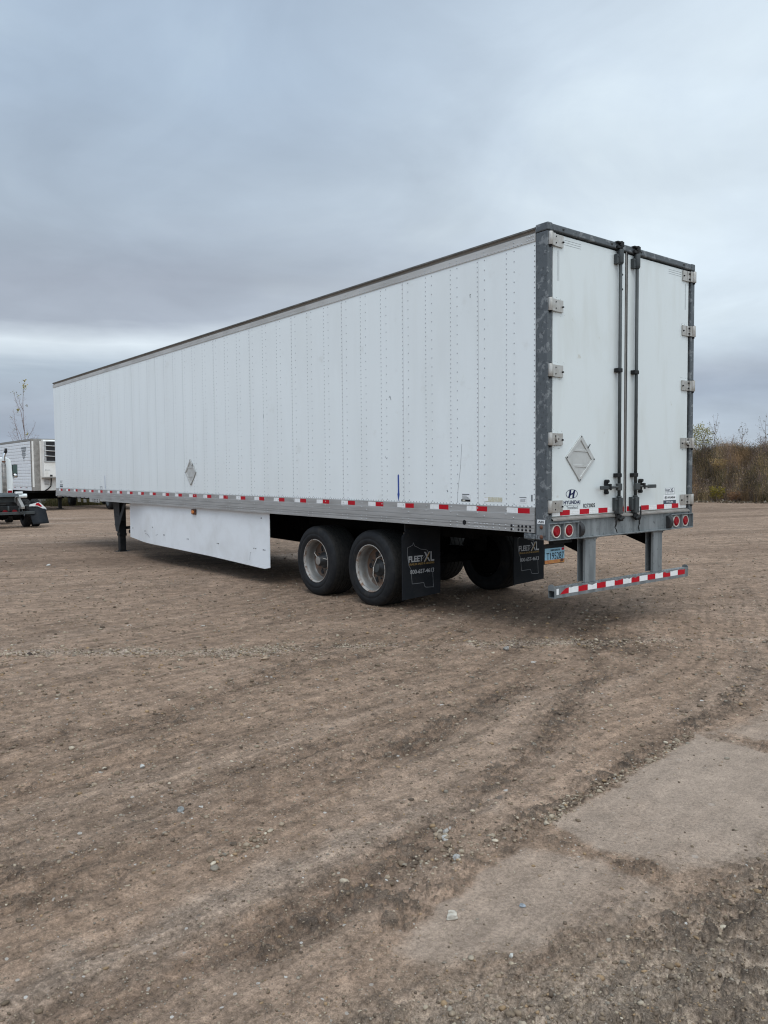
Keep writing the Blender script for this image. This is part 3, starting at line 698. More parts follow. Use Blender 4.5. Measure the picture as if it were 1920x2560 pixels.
def placard(u, v, o, axes, parent, skew=0.0):
    """diamond hazard-placard holder: plate, raised rim, two cross bars"""
    m = MB(); d = [(0, v), (u, 0), (0, -v), (-u, 0)]; c, s = math.cos(skew), math.sin(skew)
    R2 = lambda P: [(p*c-q*s, p*s+q*c) for p, q in P]
    flat(m, R2(d), o, axes, .004, 0)
    k = .80
    for i in range(4):
        a, b = d[i], d[(i+1) % 4]; kk = k if i else k-.06
        flat(m, R2([a, b, (b[0]*kk, b[1]*kk), (a[0]*kk, a[1]*kk)]), o, axes, .013, 1)
    for zz in (.33, -.33):
        x_ = u*(1-abs(zz))*.86; flat(m, R2([(-x_, zz*v-.012), (x_, zz*v-.012), (x_, zz*v+.012), (-x_, zz*v+.012)]), o, axes, .010, 1)
    U, V, N = (np.array(a, float) for a in axes)
    pp = [np.array(o)+p*.92*U+q*.92*V+.013*N for p, q in R2(d)]
    m.rivets(pp, N, .009, .006, 2)
    p = np.array(o)+R2([(u*.45, v*.5)])[0][0]*U+R2([(u*.45, v*.5)])[0][1]*V
    m.tube([p+.013*N-.012*V, p+.022*N, p+.02*N+.03*U+.03*V], .006, 6, 2)
    return m.build('placard_holder', ['placard_metal', 'placard_metal', 'dark_steel'], parent, .002, 1)
placard(.222, .233, (-.0045, 7.985, 1.693), LEFT, left_wall)
# small dents and scratches in the paint
def scratch(P, wd=.003):
    m = MB()
    for (a, b), (c, d) in zip(P[:-1], P[1:]):
        n = math.hypot(c-a, d-b); nx, ny = -(d-b)/n*wd, (c-a)/n*wd
        flat(m, [(a-nx, b-ny), (c-nx, d-ny), (c+nx, d+ny), (a+nx, b+ny)], (-.0008, 0, 0), LEFT, .0006)
    m.build('scratch', 'ink_grey', left_wall)
scratch([(-1.18, 1.97), (-1.2, 1.72), (-1.24, 1.48), (-1.25, 1.34)], .0016)
scratch([(-1.035, 3.53), (-1.05, 3.535), (-1.045, 3.50)], .004)
scratch([(-5.42, 2.55), (-5.41, 2.49)], .006); scratch([(-2.42, 2.56), (-2.40, 2.58), (-2.38, 2.53)], .004); scratch([(-2.5, 1.86), (-2.47, 1.83)], .003)
scratch([(-1.415, 1.47), (-1.4, 1.45)], .006); scratch([(-.2, 1.44), (-.2, 1.375)], .010)

# ---- rear frame
fr = MB()
for x0, x1 in ((-.010, .060), (W-.060, W+.010)):
    fr.box(x0, x1, .0, .150, 1.0, 3.952)
    fr.box(x0-.004, x1+.002, -.003, .153, 3.953, 4.030)
    fr.box(x0, x1, .151, .30, 1.0, 1.062)
fr.box(.063, W-.063, .0, .150, 3.958, 4.024)
fr.box(.0605, .084, .025, .12, 1.23, 3.95, 1); fr.box(W-.084, W-.0605, .025, .12, 1.23, 3.95, 1)       # door jambs
frame = fr.build('rear_frame', ['galvanised', 'black_paint'], T, .012, 3)
m = MB()
m.add([(.062, .03, 1.224), (W-.062, .03, 1.224), (W-.062, -.012, 1.200), (.062, -.012, 1.200), (.062, -.012, 1.186), (W-.062, -.012, 1.186)], [(0, 3, 2, 1), (3, 4, 5, 2)])
m.build('door_sill', 'aluminium_dull', frame)
m = MB(); m.box(.0, W, .012, .15, 1.004, 1.185)
m.box(.0, W, -.022, .011, .996, 1.006); m.box(.46, 2.13, -.018, .0115, .99, .9955)
for a, b in ((0.004, .455), (2.135, W-.004)): m.box(a, b, -.022, .0115, 1.158, 1.165)
for x in (.0, .219, .449, 2.134, 2.362, W-.008): m.box(x, x+.008, -.021, .0115, 1.0065, 1.1575)
sill = m.build('rear_sill', 'galvanised_light', T, .002, 1)
for x in (.22, 1.0, 1.18, 1.52, 2.36): MB().rivets([(x, .0, 3.995)], (0, -1, 0), .016, .012, 0, 10).build('frame_bolt', 'dark_steel', frame)
for z in (1.127, 1.032): MB().rivets([(-.0115, .07, z)], (-1, 0, 0), .022, .014, 0, 10).build('frame_bolt', 'rust_bolt', frame)
MB().box(-.0135, -.0105, .02, .125, 1.048, 1.146).build('bolt_plate', 'galvanised_light', frame)
m = MB(); flat(m, rect2(0, .095, 0, .042), (-.011, .122, 1.158), LEFT, .001); 
stk = m.build('sticker', 'sticker_white', frame); stk['label'] = 'small white sticker with the letters ABS'
text('lettering', 'ABS', (.012, .083, .009, .033), (-.0125, .122, 1.158), LEFT, 'ink_black', frame, .015)

# tail lights
for x in (.133, .325, 2.265, 2.457):
    m = MB(); m.lathe([(0, 0), (0, .0615)], 40)
    def disc(prof, mi, name, par):
        q = MB()
        n = 40; vs = []
        for d, r in prof:
            for k in range(n):
                a = 2*math.pi*k/n; vs.append((x+r*math.cos(a), .012-d, 1.082+r*math.sin(a)))
        fs = [(i*n+k, i*n+(k+1) % n, (i+1)*n+(k+1) % n, (i+1)*n+k) for i in range(len(prof)-1) for k in range(n)]
        q.add(vs, fs, 0, True)
        return q.build(name, mi, par)
    tl = disc([(0, .067), (.012, .066), (.015, .060), (.012, .055), (.004, .053)], 'ring_white', 'tail_light', T)
    ln_ = [(.004, .0535), (.014, .052), (.017, .040)]
    for r_ in (.034, .026, .018, .010): ln_ += [(.0195, r_+.004), (.0215, r_), (.0195, r_-.004)]
    disc(ln_+[(.021, .0005)], 'lens_red', 'lens', tl)
# dock bumpers: D-shaped rubber blocks
for x in (.458, 2.068):
    pr = [(.012, 1.008), (.012, 1.156)]+[(.012-.062*math.sin(a)*1.0-.0, 1.082+.074*math.cos(a)) for a in np.linspace(.25, math.pi-.25, 12)]
    m = MB(); m.prism([(y, z) for y, z in pr], 'x', x, x+.062, 0)
    m.prism([(.0, 1.03), (.0, 1.135)]+[(-.0-.055*math.sin(a), 1.082+.055*math.cos(a)) for a in np.linspace(.3, math.pi-.3, 8)], 'x', x+.018, x+.044)
    m.build('dock_bumper', 'rubber', T, .006, 2)

# ---- doors
def emblem(o, a, b, axes, m_, parent):
    """oval badge with a slanted H"""
    m = MB(); n = 48
    ring = [(math.cos(t), math.sin(t)) for t in np.linspace(0, 2*math.pi, n, endpoint=False)]
    for i in range(n):
        p, q = ring[i], ring[(i+1) % n]; k = .92
        flat(m, [(p[0]*a, p[1]*b), (q[0]*a, q[1]*b), (q[0]*a*k, q[1]*b*k), (p[0]*a*k, p[1]*b*k)], o, axes, .001)
    L1 = [(-.62, -.80), (-.36, -.93), (-.14, -.35), (.02, -.02), (.22, .10), (.30, .28), (.02, .16), (-.14, .22), (-.06, .80), (-.10, .98), (-.36, .92), (-.28, .5), (-.5, -.4)]
    L1 = [(-.66, -.74), (-.22, -.96), (-.06, -.36), (.10, -.10), (.34, -.02), (.52, .88), (.50, .86)]
    S1 = [(-.62, -.78), (-.30, -.94), (.00, .10), (.10, .98), (-.30, .94)]      # left stroke
    S2 = [(.62, .78), (.30, .94), (.00, -.10), (-.10, -.98), (.30, -.94)]       # right stroke
    S1 = [(-.62, -.78), (-.38, -.90), (-.20, -.30), (-.12, .30), (-.08, .97), (-.38, .91), (-.44, .2)]
    S2 = [(.62, .78), (.38, .90), (.20, .30), (.12, -.30), (.08, -.97), (.38, -.91), (.44, -.2)]
    BAR = [(-.24, -.34), (-.02, -.16), (.16, -.10), (.24, .34), (.02, .16), (-.16, .10)]
    for P in (S1, S2, BAR): flat(m, [(p*a, q*b) for p, q in P], o, axes, .001)
    return m.build('emblem', m_, parent)
HZ = [3.877, 3.26, 2.637, 1.98, 1.327]
def door(x0, x1, left):
    m = MB(); m.box(x0, x1, .021, .06, 1.226, 3.942)
    D = m.build('door', 'white_door', T, .004, 2); D['label'] = ('left' if left else 'right')+' white rear door of the trailer'
    # worn sealing tape outlines at the top corner
    m = MB(); xh = x0+.17 if left else x1-.42
    for i in range(3): m.box(xh, xh+.26, .0196, .0205, 3.86+i*.022-.0*i, 3.862+i*.022)
    xv = x0+.065 if left else x1-.075
    for i in range(3 if left else 2): m.box(xv+i*.013, xv+i*.013+.0015, .0196, .0205, 3.50, 3.79)
    m.build('tape_residue', 'ink_grey', D)
    # hinges
    for i, z in enumerate(HZ):
        m = MB(); s = 1 if left else -1; xe = 0.0 if left else W; h = .057
        def bx(a, b, y0, y1, z0, z1, mi=0): m.box(min(xe+s*a, xe+s*b), max(xe+s*a, xe+s*b), y0, y1, z0, z1, mi)
        bx(.150, .228, .004, .018, z-h, z+h); bx(.094, .1485, .001, .018, z-h, z+h); bx(.040, .0925, -.012, .018, z-h, z+h)
        m.tube([(xe+s*.022, -.008, z-h-.004), (xe+s*.022, -.008, z+h+.004)], .024, 14)
        m.tube([(xe+s*.022, -.008, z-h-.022), (xe+s*.022, -.008, z+h+.012)], .012, 8, 1)
        bx(-.008, .034, .0, .03, z-h-.01, z-h-.006, 1); bx(-.008, .034, .0, .03, z+h+.006, z+h+.01, 1)
        for a, b in ((.105, .03), (.105, -.03), (.219, -.006)):
            m.tube([(xe+s*a, .002, z+b), (xe+s*a, -.010, z+b)], [.010, .007], 8, 1)
        if i == 3:
            m.tube([(xe+s*.122, .0, z), (xe+s*.122, -.03, z)], .026, 14); m.tube([(xe+s*.122, -.029, z), (xe+s*.122, -.031, z)], .008, 8, 1)
        for k in range(9 if i in (1, 2, 3) else 3):   # chipped, rusty paint specks around the hinge
            a = random.uniform(.08, .27); b = random.choice((-1, 1))*random.uniform(.062, .095); r = random.uniform(.002, .005)
            bx(a, a+r, .0195, .0208, z+b, z+b+r*1.3, 1)
        m.build('hinge', ['steel_hinge', 'ink_black'], D, .003, 2)
    # lock rod with cams, guides and handle
    xr = 1.132 if left else 1.428
    m = MB(); m.tube([(xr, -.014, 1.20), (xr, -.014, 3.84)], .0175, 14)
    m.tube([(xr, -.014, 1.385), (xr, -.014, 1.40)], .026, 14)
    if left:
        for z in (3.70, 3.55): m.tube([(xr+.022, -.014, z), (xr+.03, -.014, z)], .012, 10)
    rod = m.build('lock_rod', 'dark_steel', D)
    m = MB()
    for z in (2.713, 1.62):
        MB().box(xr-.058, xr+.020, -.036, .020, z-.021, z+.021).build('rod_guide', 'black_paint', rod, .005, 2)
    m = MB(); m.box(xr-.07, xr-.024, -.020, .020, 3.80, 3.90); m.tube([(xr, -.014, 3.815), (xr, -.014, 3.952)], .032, 16); m.tube([(xr, -.014, 3.80), (xr, -.014, 3.8149)], [.022, .030], 16)
    m.rivets([(xr-.05, -.02, 3.88), (xr-.05, -.02, 3.82)], (0, -1, 0), .009, .008)
    m.build('rod_bracket', 'dark_steel', rod, .004, 2)
    m = MB(); m.box(xr-.066, xr+.02, -.028, .0, 3.956, 3.985); m.tube([(xr, -.02, 3.956), (xr, -.02, 4.035)], .018, 10); m.box(xr+.01, xr+.035, -.034, .0, 3.98, 4.032); m.box(xr-.07, xr-.01, -.03, .02, 4.012, 4.03)
    m.tube([(xr-.02, -.02, 3.99), (xr+.03, -.025, 4.02)], .012, 8)
    m.build('cam_keeper', 'black_paint', rod, .004, 2)
    m = MB(); m.box(xr-.07, xr-.018, -.02, .020, 1.245, 1.385); m.box(xr-.034, xr+.034, -.042, .018, 1.215, 1.384)
    m.rivets([(xr-.05, -.02, 1.365)], (0, -1, 0), .012, .01)
    m.build('rod_bracket', 'dark_steel', rod, .006, 2)
    m = MB(); m.box(xr-.04, xr+.03, -.03, .0, 1.165, 1.205); m.tube([(xr-.015, -.03, 1.15), (xr+.05, -.035, 1.178)], .02, 8); m.box(xr+.03, xr+.06, -.03, .0, 1.135, 1.175)
    m.build('cam_keeper', 'black_paint', rod, .004, 2)
    x2 = xr-.06 if left else xr+.02
    m = MB()
    if left:
        loop = [(x2-.02, -.04, 1.26), (x2-.045, -.045, 1.235), (x2-.048, -.045, 1.20), (x2-.02, -.045, 1.18), (x2-.038, -.045, 1.15), (x2-.03, -.04, 1.11), (x2-.045, -.04, 1.08), (x2-.02, -.04, 1.05), (x2, -.035, 1.02)]
    else:
        loop = [(x2+.02, -.045, 1.28), (x2+.03, -.045, 1.22), (x2+.028, -.045, 1.17), (x2+.012, -.04, 1.12), (x2+.016, -.04, 1.085), (x2+.0, -.04, 1.06), (x2+.025, -.035, 1.02)]
    m.tube(loop, .0055, 6); m.tube([(p[0]+.014, p[1], p[2]+.004) for p in loop[:-2]], .0045, 6)
    m.build('lock_wire', 'black_paint', rod)
    # handle
    s = -1 if left else 1; z = 1.498
    m = MB()
    m.box(min(xr-s*.02, xr+s*.055), max(xr-s*.02, xr+s*.055), -.042, -.008, z-.038, z+.036)
    m.tube([(xr+s*.05, -.034, z), (xr+s*.22, -.036, z-.004)], .013, 10)
    m.box(min(xr+s*.20, xr+s*.355), max(xr+s*.20, xr+s*.355), -.045, -.028, z-.023, z+.016)
    hd = m.build('handle', 'dark_steel', rod, .006, 2)
    xk = .903 if left else 1.532
    if left: xk = xr-.20
    else: xk = xr+.115
    m = MB(); m.box(xk-.018, xk+.018, -.012, .020, z-.058, z+.058); m.tube([(xk, .02, z+.062), (xk, -.03, z+.062)], .018, 10); m.tube([(xk, .02, z-.055), (xk, -.02, z-.055)], .02, 10); m.box(xk-.012, xk+.014, -.055, -.012, z+.01, z+.035)
    m.box(xk-.014, xk+.014, -.058, -.046, z-.03, z+.035)
    m.build('handle_retainer', 'black_paint', rod, .005, 2)
    # reflective tape along the bottom
    segs = [(.090, .205, 0), (.2055, .358, 1), (.3585, .514, 0), (.5145, .669, 1), (.6695, .824, 0), (.8245, .980, 1), (.9805, 1.134, 0), (1.1345, 1.262, 1)] if left else \
           [(1.322, 1.405, 1), (1.4055, 1.585, 0), (1.5855, 1.737, 1), (1.7375, 1.892, 0), (1.8925, 2.041, 1), (2.0415, 2.194, 0), (2.1945, 2.335, 1), (2.3355, 2.50, 0)]
    for a, b, r in segs:
        m = MB(); m.box(a, b, .0195, .0205, 1.2335, 1.2825+(.003 if r else 0))
        if not r:
            for k in range(2): m.box(a+.01, b-.01, .0188, .0194, 1.247+k*.018, 1.2484+k*.018, 1)
        m.build('reflective_tape', ['tape_red' if r else 'tape_white', 'ring_white'], D)
    y_ = .0205
    if left:
        emblem((.389, y_, 1.442), .093, .046, REAR, 'navy', D)
        text('lettering', 'HYUNDAI', (.262, .523, 1.340, 1.377), (0, y_, 0), REAR, 'navy', D, .035, space=1.12)
        m = MB(); m.box(.262, .523, y_-.001, y_, 1.3285, 1.331); m.build('lettering', 'ink_grey', D)
        text('lettering', 'Translead', (.305, .486, 1.293, 1.322), (0, y_, 0), REAR, 'ink_grey', D, .008)
        text('lettering', 'R272005', (.574, .766, 1.297, 1.338), (0, y_, 0), REAR, 'ink_black', D, .025, space=1.08)
        placard(.232, .235, (.517, .0205, 1.797), REAR, D, -.045)
    else:
        m = MB(); m.box(2.06, 2.245, .0195, .0205, 1.394, 1.466)
        for a in ((2.06, 2.245, 1.394, 1.397), (2.06, 2.245, 1.463, 1.466), (2.06, 2.063, 1.397, 1.463), (2.242, 2.245, 1.397, 1.463)): m.box(a[0], a[1], .0188, .0194, a[2], a[3], 1)
        for k, (a, b) in enumerate(((.02, .165), (.03, .07), (.09, .15))): m.box(2.06+a, 2.06+b, .0188, .0194, 1.418-(.012 if k else 0), 1.424-(.014 if k else 0), 1)
        st = m.build('sticker', ['sticker_white', 'sticker_dark'], D)
        text('lettering', 'FLEET', (2.068, 2.158, 1.430, 1.452), (0, .0187, 0), REAR, 'sticker_dark', D, .01)
        text('lettering', 'XL', (2.166, 2.232, 1.426, 1.461), (0, .0187, 0), REAR, 'sticker_dark', D, .01)
        m = MB(); m.box(2.026, 2.282, .0195, .0205, 1.327, 1.387); m.box(2.026, 2.282, .0195, .0205, 1.285, 1.3265, 1)
        m.build('sticker', ['sticker_white', 'sticker_dark'], D)
        emblem((2.07, .0193, 1.357), .024, .018, REAR, 'ink_black', D)
        text('lettering', 'HYUNDAI', (2.108, 2.262, 1.345, 1.369), (0, .0193, 0), REAR, 'ink_black', D, .03)
        text('lettering', 'HT Cube', (2.088, 2.22, 1.297, 1.316), (0, .0193, 0), REAR, 'sticker_white', D, .005)
    return D
door(.088, 1.264, True); door(1.318, W-.088, False)
m = MB(); m.box(1.2645, 1.3175, .028, .055, 1.205, 3.95, 0); m.box(1.272, 1.283, .014, .0275, 1.19, 3.965, 1); m.box(1.291, 1.306, .018, .0275, 1.19, 3.96, 0)
m.build('door_seal', ['rubber', 'aluminium_dull'], T, .003, 2)

# ---- underride guard
m = MB()
m.box(.088, 2.50, -.013, .066, .427, .431); m.box(.088, 2.50, -.013, -.008, .4315, .526); m.box(.088, 2.50, .061, .066, .4315, .526)
m.box(.088, 2.50, -.0125, .0655, .5265, .531)
for i in range(2): m.rivets([(x, .005+i*.035, .531) for x in np.arange(.15, 2.45, .055)], (0, 0, 1), .007, .0012, 1, 8)
for x in (.083, 2.50):
    m.prism([(-.013, .5)]+[(.0265-.0395*math.cos(a), .531+.032*math.sin(a)) for a in np.linspace(0, math.pi, 9)]+[(.066, .5)], 'x', x, x+.006)
guard = m.build('underride_guard', ['galvanised_light', 'dark_steel'], T)
x = .105; r = 0
xs = [(.115, .15, 0), (.17, .303, 1)]+[(.3035+.152*i, .455+.152*i, i % 2) for i in range(14)]
for a, b, c in xs:
    if a > 2.47: break
    b = min(b, 2.492); m = MB()
    top = [(a+(b-a)*k/4, .519-(random.choice((0, 0, 0, .006, .014)) if 0 < k < 4 or c else 0)) for k in range(5)]
    if c == 1 and a < .2: top = [(a+.03, .484), (a+.07, .505), (a+.09, .513), (b, .519)]
    flat(m, [(a, .461), (b, .461)]+top[::-1], (0, -.0135, 0), REAR, .001)
    m.build('reflective_tape', 'tape_red' if c else 'tape_white', guard)
for x in (.60, 1.82):
    m = MB(); m.box(x, x+.172, .010, .018, .532, .988); m.box(x+.164, x+.172, .0185, .115, .532, .988); m.box(x, x+.16, .107, .115, .532, .988)
    m.box(x, x+.008, .0185, .045, .532, .988)
    m.box(x-.03, x+.2, -.005, .13, .982, .9892)
    m.rivets([(x+a, -.002+b, .981) for a in (-.01, .18) for b in (.02, .10)], (0, 0, -1), .014, .02)
    m.rivets([(x+a, .06+b, .533) for a in (.03, .07, .11) for b in (0, .025)], (0, 0, 1), .009, .012)
    m.build('guard_post', 'galvanised_light', guard, .003, 1)
    m = MB(); m.prism([(.117, .82), (.117, .987), (.62, .987)], 'x', x+.06, x+.07); m.build('gusset', 'under_black', guard)
# ---- licence plate on a black hanger
m = MB(); m.box(.135, .452, .158, .166, .74, .945); m.box(.21, .50, .10, .167, .9455, 1.0)
hang = m.build('plate_hanger', 'black_paint', T, .003, 1)
m = MB(); X0, X1 = .143, .445; zb, zt = .747, .900
m.box(X0, X1, .1535, .1575, zb+.036, zt); m.box(X0, X1, .1535, .1575, zb, zb+.0355, 1); m.box(X1-.045, X1-.006, .1525, .1532, zt-.028, zt-.004, 2)
m.prism([(X0+.235, zb+.008), (X0+.28, zb+.008), (X0+.285, zb+.03), (X0+.262, zb+.044), (X0+.245, zb+.036)], 'y', .1525, .1532, 3) if False else m.add([(X0+.235, .153, zb+.008), (X0+.28, .153, zb+.008), (X0+.285, .153, zb+.03), (X0+.262, .153, zb+.044), (X0+.242, .153, zb+.034)], [(0, 1, 2, 3, 4)], 3)
pl = m.build('license_plate', ['plate_blue', 'plate_orange', 'tape_red', 'rust_bolt'], T)
text('lettering', 'T195287', (X0+.022, X1-.012, zb+.040, zb+.108), (0, .1528, 0), REAR, 'ink_black', pl, .0)
text('lettering', 'NORTH DAKOTA', (X0+.085, X1-.07, zb+.122, zb+.141), (0, .1528, 0), REAR, 'ink_black', pl, .02)

# ---- mud flaps
MAP = [(.13, .60), (.13, .735), (.16, .74), (.265, .765), (.285, .80), (.315, .752), (.40, .725), (.47, .70), (.60, .685), (.66, .672), (.62, .62), (.57, .585), (.5, .55), (.47, .52)]
MAPB = [(.13, .60), (.155, .52), (.165, .48), (.22, .42), (.235, .30), (.245, .215), (.55, .215), (.575, .16), (.60, .145), (.81, .135), (.80, .22), (.79, .36)]
for x0, y0, tilt in ((.03, 2.235, .0), (1.945, 2.19, .02)):
    w_, z0, z1 = .615, .135, .99
    pts = [(0, 0), (w_, .03), (w_, z1-z0), (.085, z1-z0), (0, z1-z0-.09)]
    m = MB(); n = 9; U = REAR
    # gently bowed sheet
    outline = []
    m.prism([(x0+a, z0+b) for a, b in pts], 'y', y0-.006, y0+.006)
    fl = m.build('mud_flap', 'mud_flap', T); 
    def P(u, v): return (x0+u*w_, z0+v*(z1-z0))
    m = MB()
    for line in (MAP, MAPB):
        for (a, b), (c, d) in zip(line[:-1], line[1:]):
            p, q = P(a, b), P(c, d); n_ = math.hypot(q[0]-p[0], q[1]-p[1]); ox, oz = -(q[1]-p[1])/n_*.0022, (q[0]-p[0])/n_*.0022
            flat(m, [(p[0]-ox, p[1]-oz), (q[0]-ox, q[1]-oz), (q[0]+ox, q[1]+oz), (p[0]+ox, p[1]+oz)], (0, y0-.0065, 0), REAR, .0006)
    m.build('state_outline', 'flap_grey', fl)
    def PR(a, b, c, d): return (x0+a*w_, x0+b*w_, z0+c*(z1-z0), z0+d*(z1-z0))
    text('lettering', 'FLEET', PR(.155, .535, .525, .61), (0, y0-.0072, 0), REAR, 'flap_white', fl, .028)
    text('lettering', 'XL', PR(.555, .83, .515, .655), (0, y0-.0072, 0), REAR, 'flap_white', fl, .01)
    m = MB(); a = PR(.60, .70, .525, .645)
    flat(m, [(a[0]-.012, a[2]-.004), (a[0]+.004, a[2]-.004), (a[1]+.012, a[3]), (a[1]-.004, a[3])], (0, y0-.0084, 0), REAR, .0008); m.build('lettering', 'flap_gold', fl)
    text('lettering', 'TRAILER SALES & LEASING', PR(.165, .83, .478, .507), (0, y0-.0072, 0), REAR, 'flap_gold', fl, .02)
    text('lettering', '800-657-4613', PR(.20, .825, .355, .415), (0, y0-.0072, 0), REAR, 'flap_white', fl, .012)
    m = MB(); m.box(x0+.06, x0+w_, y0+.0065, y0+.03, z1-.03, z1+.06); m.rivets([(x0+a, y0-.006, z1-.03) for a in (.12, .25, .42, .56)], (0, -1, 0), .01, .008); m.build('flap_bracket', 'black_paint', fl)

# ---- wheels: wide singles with deep dished rims
def wheel(cy, side):
    s = 1 if side == 0 else -1; xo = .052 if side == 0 else W-.052; R, WD = .486, .425; cz = .478+gz(0, cy)
    def X(p): return [(s*a, r) for a, r in p]
    o = (xo, cy, cz)
    tp = [(.012, .298), (.004, .312), (-.010, .34), (-.014, .375), (-.012, .377), (-.014, .381), (-.013, .41), (-.006, .44), (.006, .462), (.020, .476), (.028, .478)]
    tread = []
    gs = [.095, .165, .255, .325]
    tread += [(.030, R-.006), (.05, R-.001)]
    for g in gs: tread += [(g-.006, R), (g-.005, R-.011), (g+.005, R-.011), (g+.006, R)]
    tread += [(WD-.05, R-.001), (WD-.03, R-.006)]
    back = [(WD-a, r) for a, r in tp[::-1]]
    m = MB(); m.lathe(X(tp), 72, 0, o); m.lathe(X([tp[-1]]+tread+[back[0]]), 72, 1, o, smooth=False); m.lathe(X(back), 72, 0, o)
    wh = empty('wheel', (0, 0, 0), None, None); del_cat(wh); wh.parent = T
    m.build('tyre', ['tyre', 'tread'], wh)
    m = MB(); m.lathe(X([(.014, .300), (.004, .304), (.002, .296), (.010, .288), (.035, .284)]), 56, 1, o); m.lathe(X([(.035, .284), (.05, .272), (.07, .264), (.11, .260), (.135, .258), (.152, .247)]), 56, 0, o)
    m.lathe(X([(.38, .26), (.41, .30)]), 56, 2, o); m.lathe(X([(.135, .258), (.38, .26)]), 56, 0, o)
    m.build('rim', ['rim_paint', 'rim_edge', 'under_black'], wh)
    m = MB(); m.lathe(X([(.1525, .246), (.166, .235), (.170, .20), (.160, .155), (.156, .13), (.156, .01)]), 48, 0, o)
    m.build('wheel_disc', 'rim_rust', wh)
    m = MB()
    for k in range(5):
        a = 2*math.pi*k/5+.9+cy; c = np.array((xo+s*.163, cy+.185*math.cos(a), cz+.175*math.sin(a)))
        m.tube([c-(s*.004, 0, 0), c+(s*.006, 0, 0)], .034, 18)
    m.build('hand_hole', 'grille_black', wh)
    m = MB(); cap = .045 if cy > 3.5 else .10
    m.lathe(X([(.16, .112), (.142, .110), (.138, .074), (cap+.012, .068), (cap, .058)]), 32, 0, o); m.lathe(X([(cap, .058), (cap-.002, .045), (cap-.003, .001)]), 32, 1, o)
    for k in range(10):
        a = 2*math.pi*k/10; c = np.array((xo+s*.135, cy+.14*math.cos(a), cz+.14*math.sin(a)))
        m.tube([c, c+(s*.03, 0, 0)], .013, 6)
    m.build('hub', ['hub_black', 'dark_steel' if cy < 3.5 else 'aluminium_dull'], wh)
    m = MB(); a = 2.2 if cy < 3.5 else .5
    for q in ((a, .25), (a+2.6, .25)):
        e = np.array((xo+s*.150, cy+q[1]*math.cos(q[0]), cz+q[1]*math.sin(q[0]))); b = np.array((xo+s*.075, cy+.02, cz+.01)); mid = (e+b)/2+np.array((-s*.02, .03, .02))
        m.tube([b, mid, e], .005, 6)
    m.build('inflation_hose', 'ring_white', wh)
    m = MB(); m.lathe([(s*.19, .02), (s*.20, .24), (s*.42, .25), (s*.425, .03)], 32, 0, o); m.build('brake_drum', 'under_black', wh)
def del_cat(o):
    for k in ('label', 'category', 'group'):
        if k in o: del o[k]
for cy in (2.90, 4.145):
    wheel(cy, 0); wheel(cy, 1)
# ---- bogie and chassis
m = MB()
for x in (.74, 1.75):
    m.box(x, x+.10, 1.75, 5.35, .86, 1.06)
    for cy in (2.9, 4.145): m.box(x+.01, x+.09, cy-.02, cy+.50, .52, .62); m.box(x, x+.10, cy+.42, cy+.54, .5, .859); m.tube([(x+.05, cy-.2, .58), (x+.05, cy-.2, .85)], .11, 16)
for y in (1.8, 2.5, 3.5, 4.6, 5.3): m.box(.841, 1.749, y, y+.08, .88, 1.04)
m.build('bogie_frame', 'under_black', T)
for cy in (2.9, 4.145):
    m = MB(); m.tube([(.30, cy, .486), (W-.30, cy, .486)], .065, 16); m.tube([(.9, cy+.1, .52), (1.15, cy+.1, .52)], .085, 14); m.tube([(1.5, cy+.1, .52), (1.72, cy+.1, .52)], .085, 14)
    m.build('axle', 'under_black', T)
m = MB()
for x in (.72, 1.76): m.box(x, x+.09, .16, 1.74, .93, 1.08); m.box(x, x+.09, 5.36, 13.6, .98, 1.085)
m.box(.3, 2.3, 13.4, 16.0, 1.06, 1.085); m.tube([(.9, 5.9, .85), (1.7, 5.9, .85)], .12, 16); m.tube([(.9, 6.4, .85), (1.7, 6.4, .85)], .12, 16)
m.build('chassis_rail', 'under_black', T)
# ---- side skirts
def skirt(x, s, mt):
    m = MB(); N = 40; rows = 7; vs = []; ys = np.linspace(5.375, 11.55, N)
    for i, y in enumerate(ys):
        t = (y-5.375)/(11.55-5.375)
        zb_ = np.interp(y, [5.375, 5.42, 5.6, 7.35, 8.92, 10.14, 10.94, 11.4, 11.55], [.235, .208, .205, .252, .272, .287, .300, .312, .322])
        xin = .05+.17*sstep(.72, 1.02, t)**1.3
        for j in range(rows):
            v = j/(rows-1); z = zb_+(1.06-zb_)*v
            yy = y
            vs.append((x+s*(xin+.004*v), yy, z))
    fs = [(i*rows+j, i*rows+j+1, (i+1)*rows+j+1, (i+1)*rows+j) for i in range(N-1) for j in range(rows-1)]
    m.add(vs, fs, 0, False)
    o = m.build('side_skirt', [mt, 'under_black'] if s > 0 else ['under_black', mt], T); sl = o.modifiers.new('solid', 'SOLIDIFY'); sl.thickness = .008; sl.offset = 0; sl.material_offset = 1  # inner face coloured black: shade under the trailer put into its colour
    return o
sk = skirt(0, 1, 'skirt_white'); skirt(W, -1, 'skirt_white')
for y, z in ((10.30, .524), (9.37, .50), (9.33, .50), (8.31, .49), (8.26, .49), (7.12, .49), (7.07, .49), (5.86, .498), (5.80, .498), (5.57, .495), (5.52, .495), (10.95, .55), (5.62, .98), (9.9, .62)):
    MB().rivets([(.05, y, z)], (-1, 0, 0), .011, .012).build('skirt_bolt', 'ink_black', sk)
def sscr(P, wd=.003, xo=.046):
    m = MB()
    for (a, b), (c, d) in zip(P[:-1], P[1:]):
        n = math.hypot(c-a, d-b); nx, ny = -(d-b)/n*wd, (c-a)/n*wd
        flat(m, [(a-nx, b-ny), (c-nx, d-ny), (c+nx, d+ny), (a+nx, b+ny)], (xo, 0, 0), LEFT, .002)
    m.build('scratch', 'ink_grey', sk)
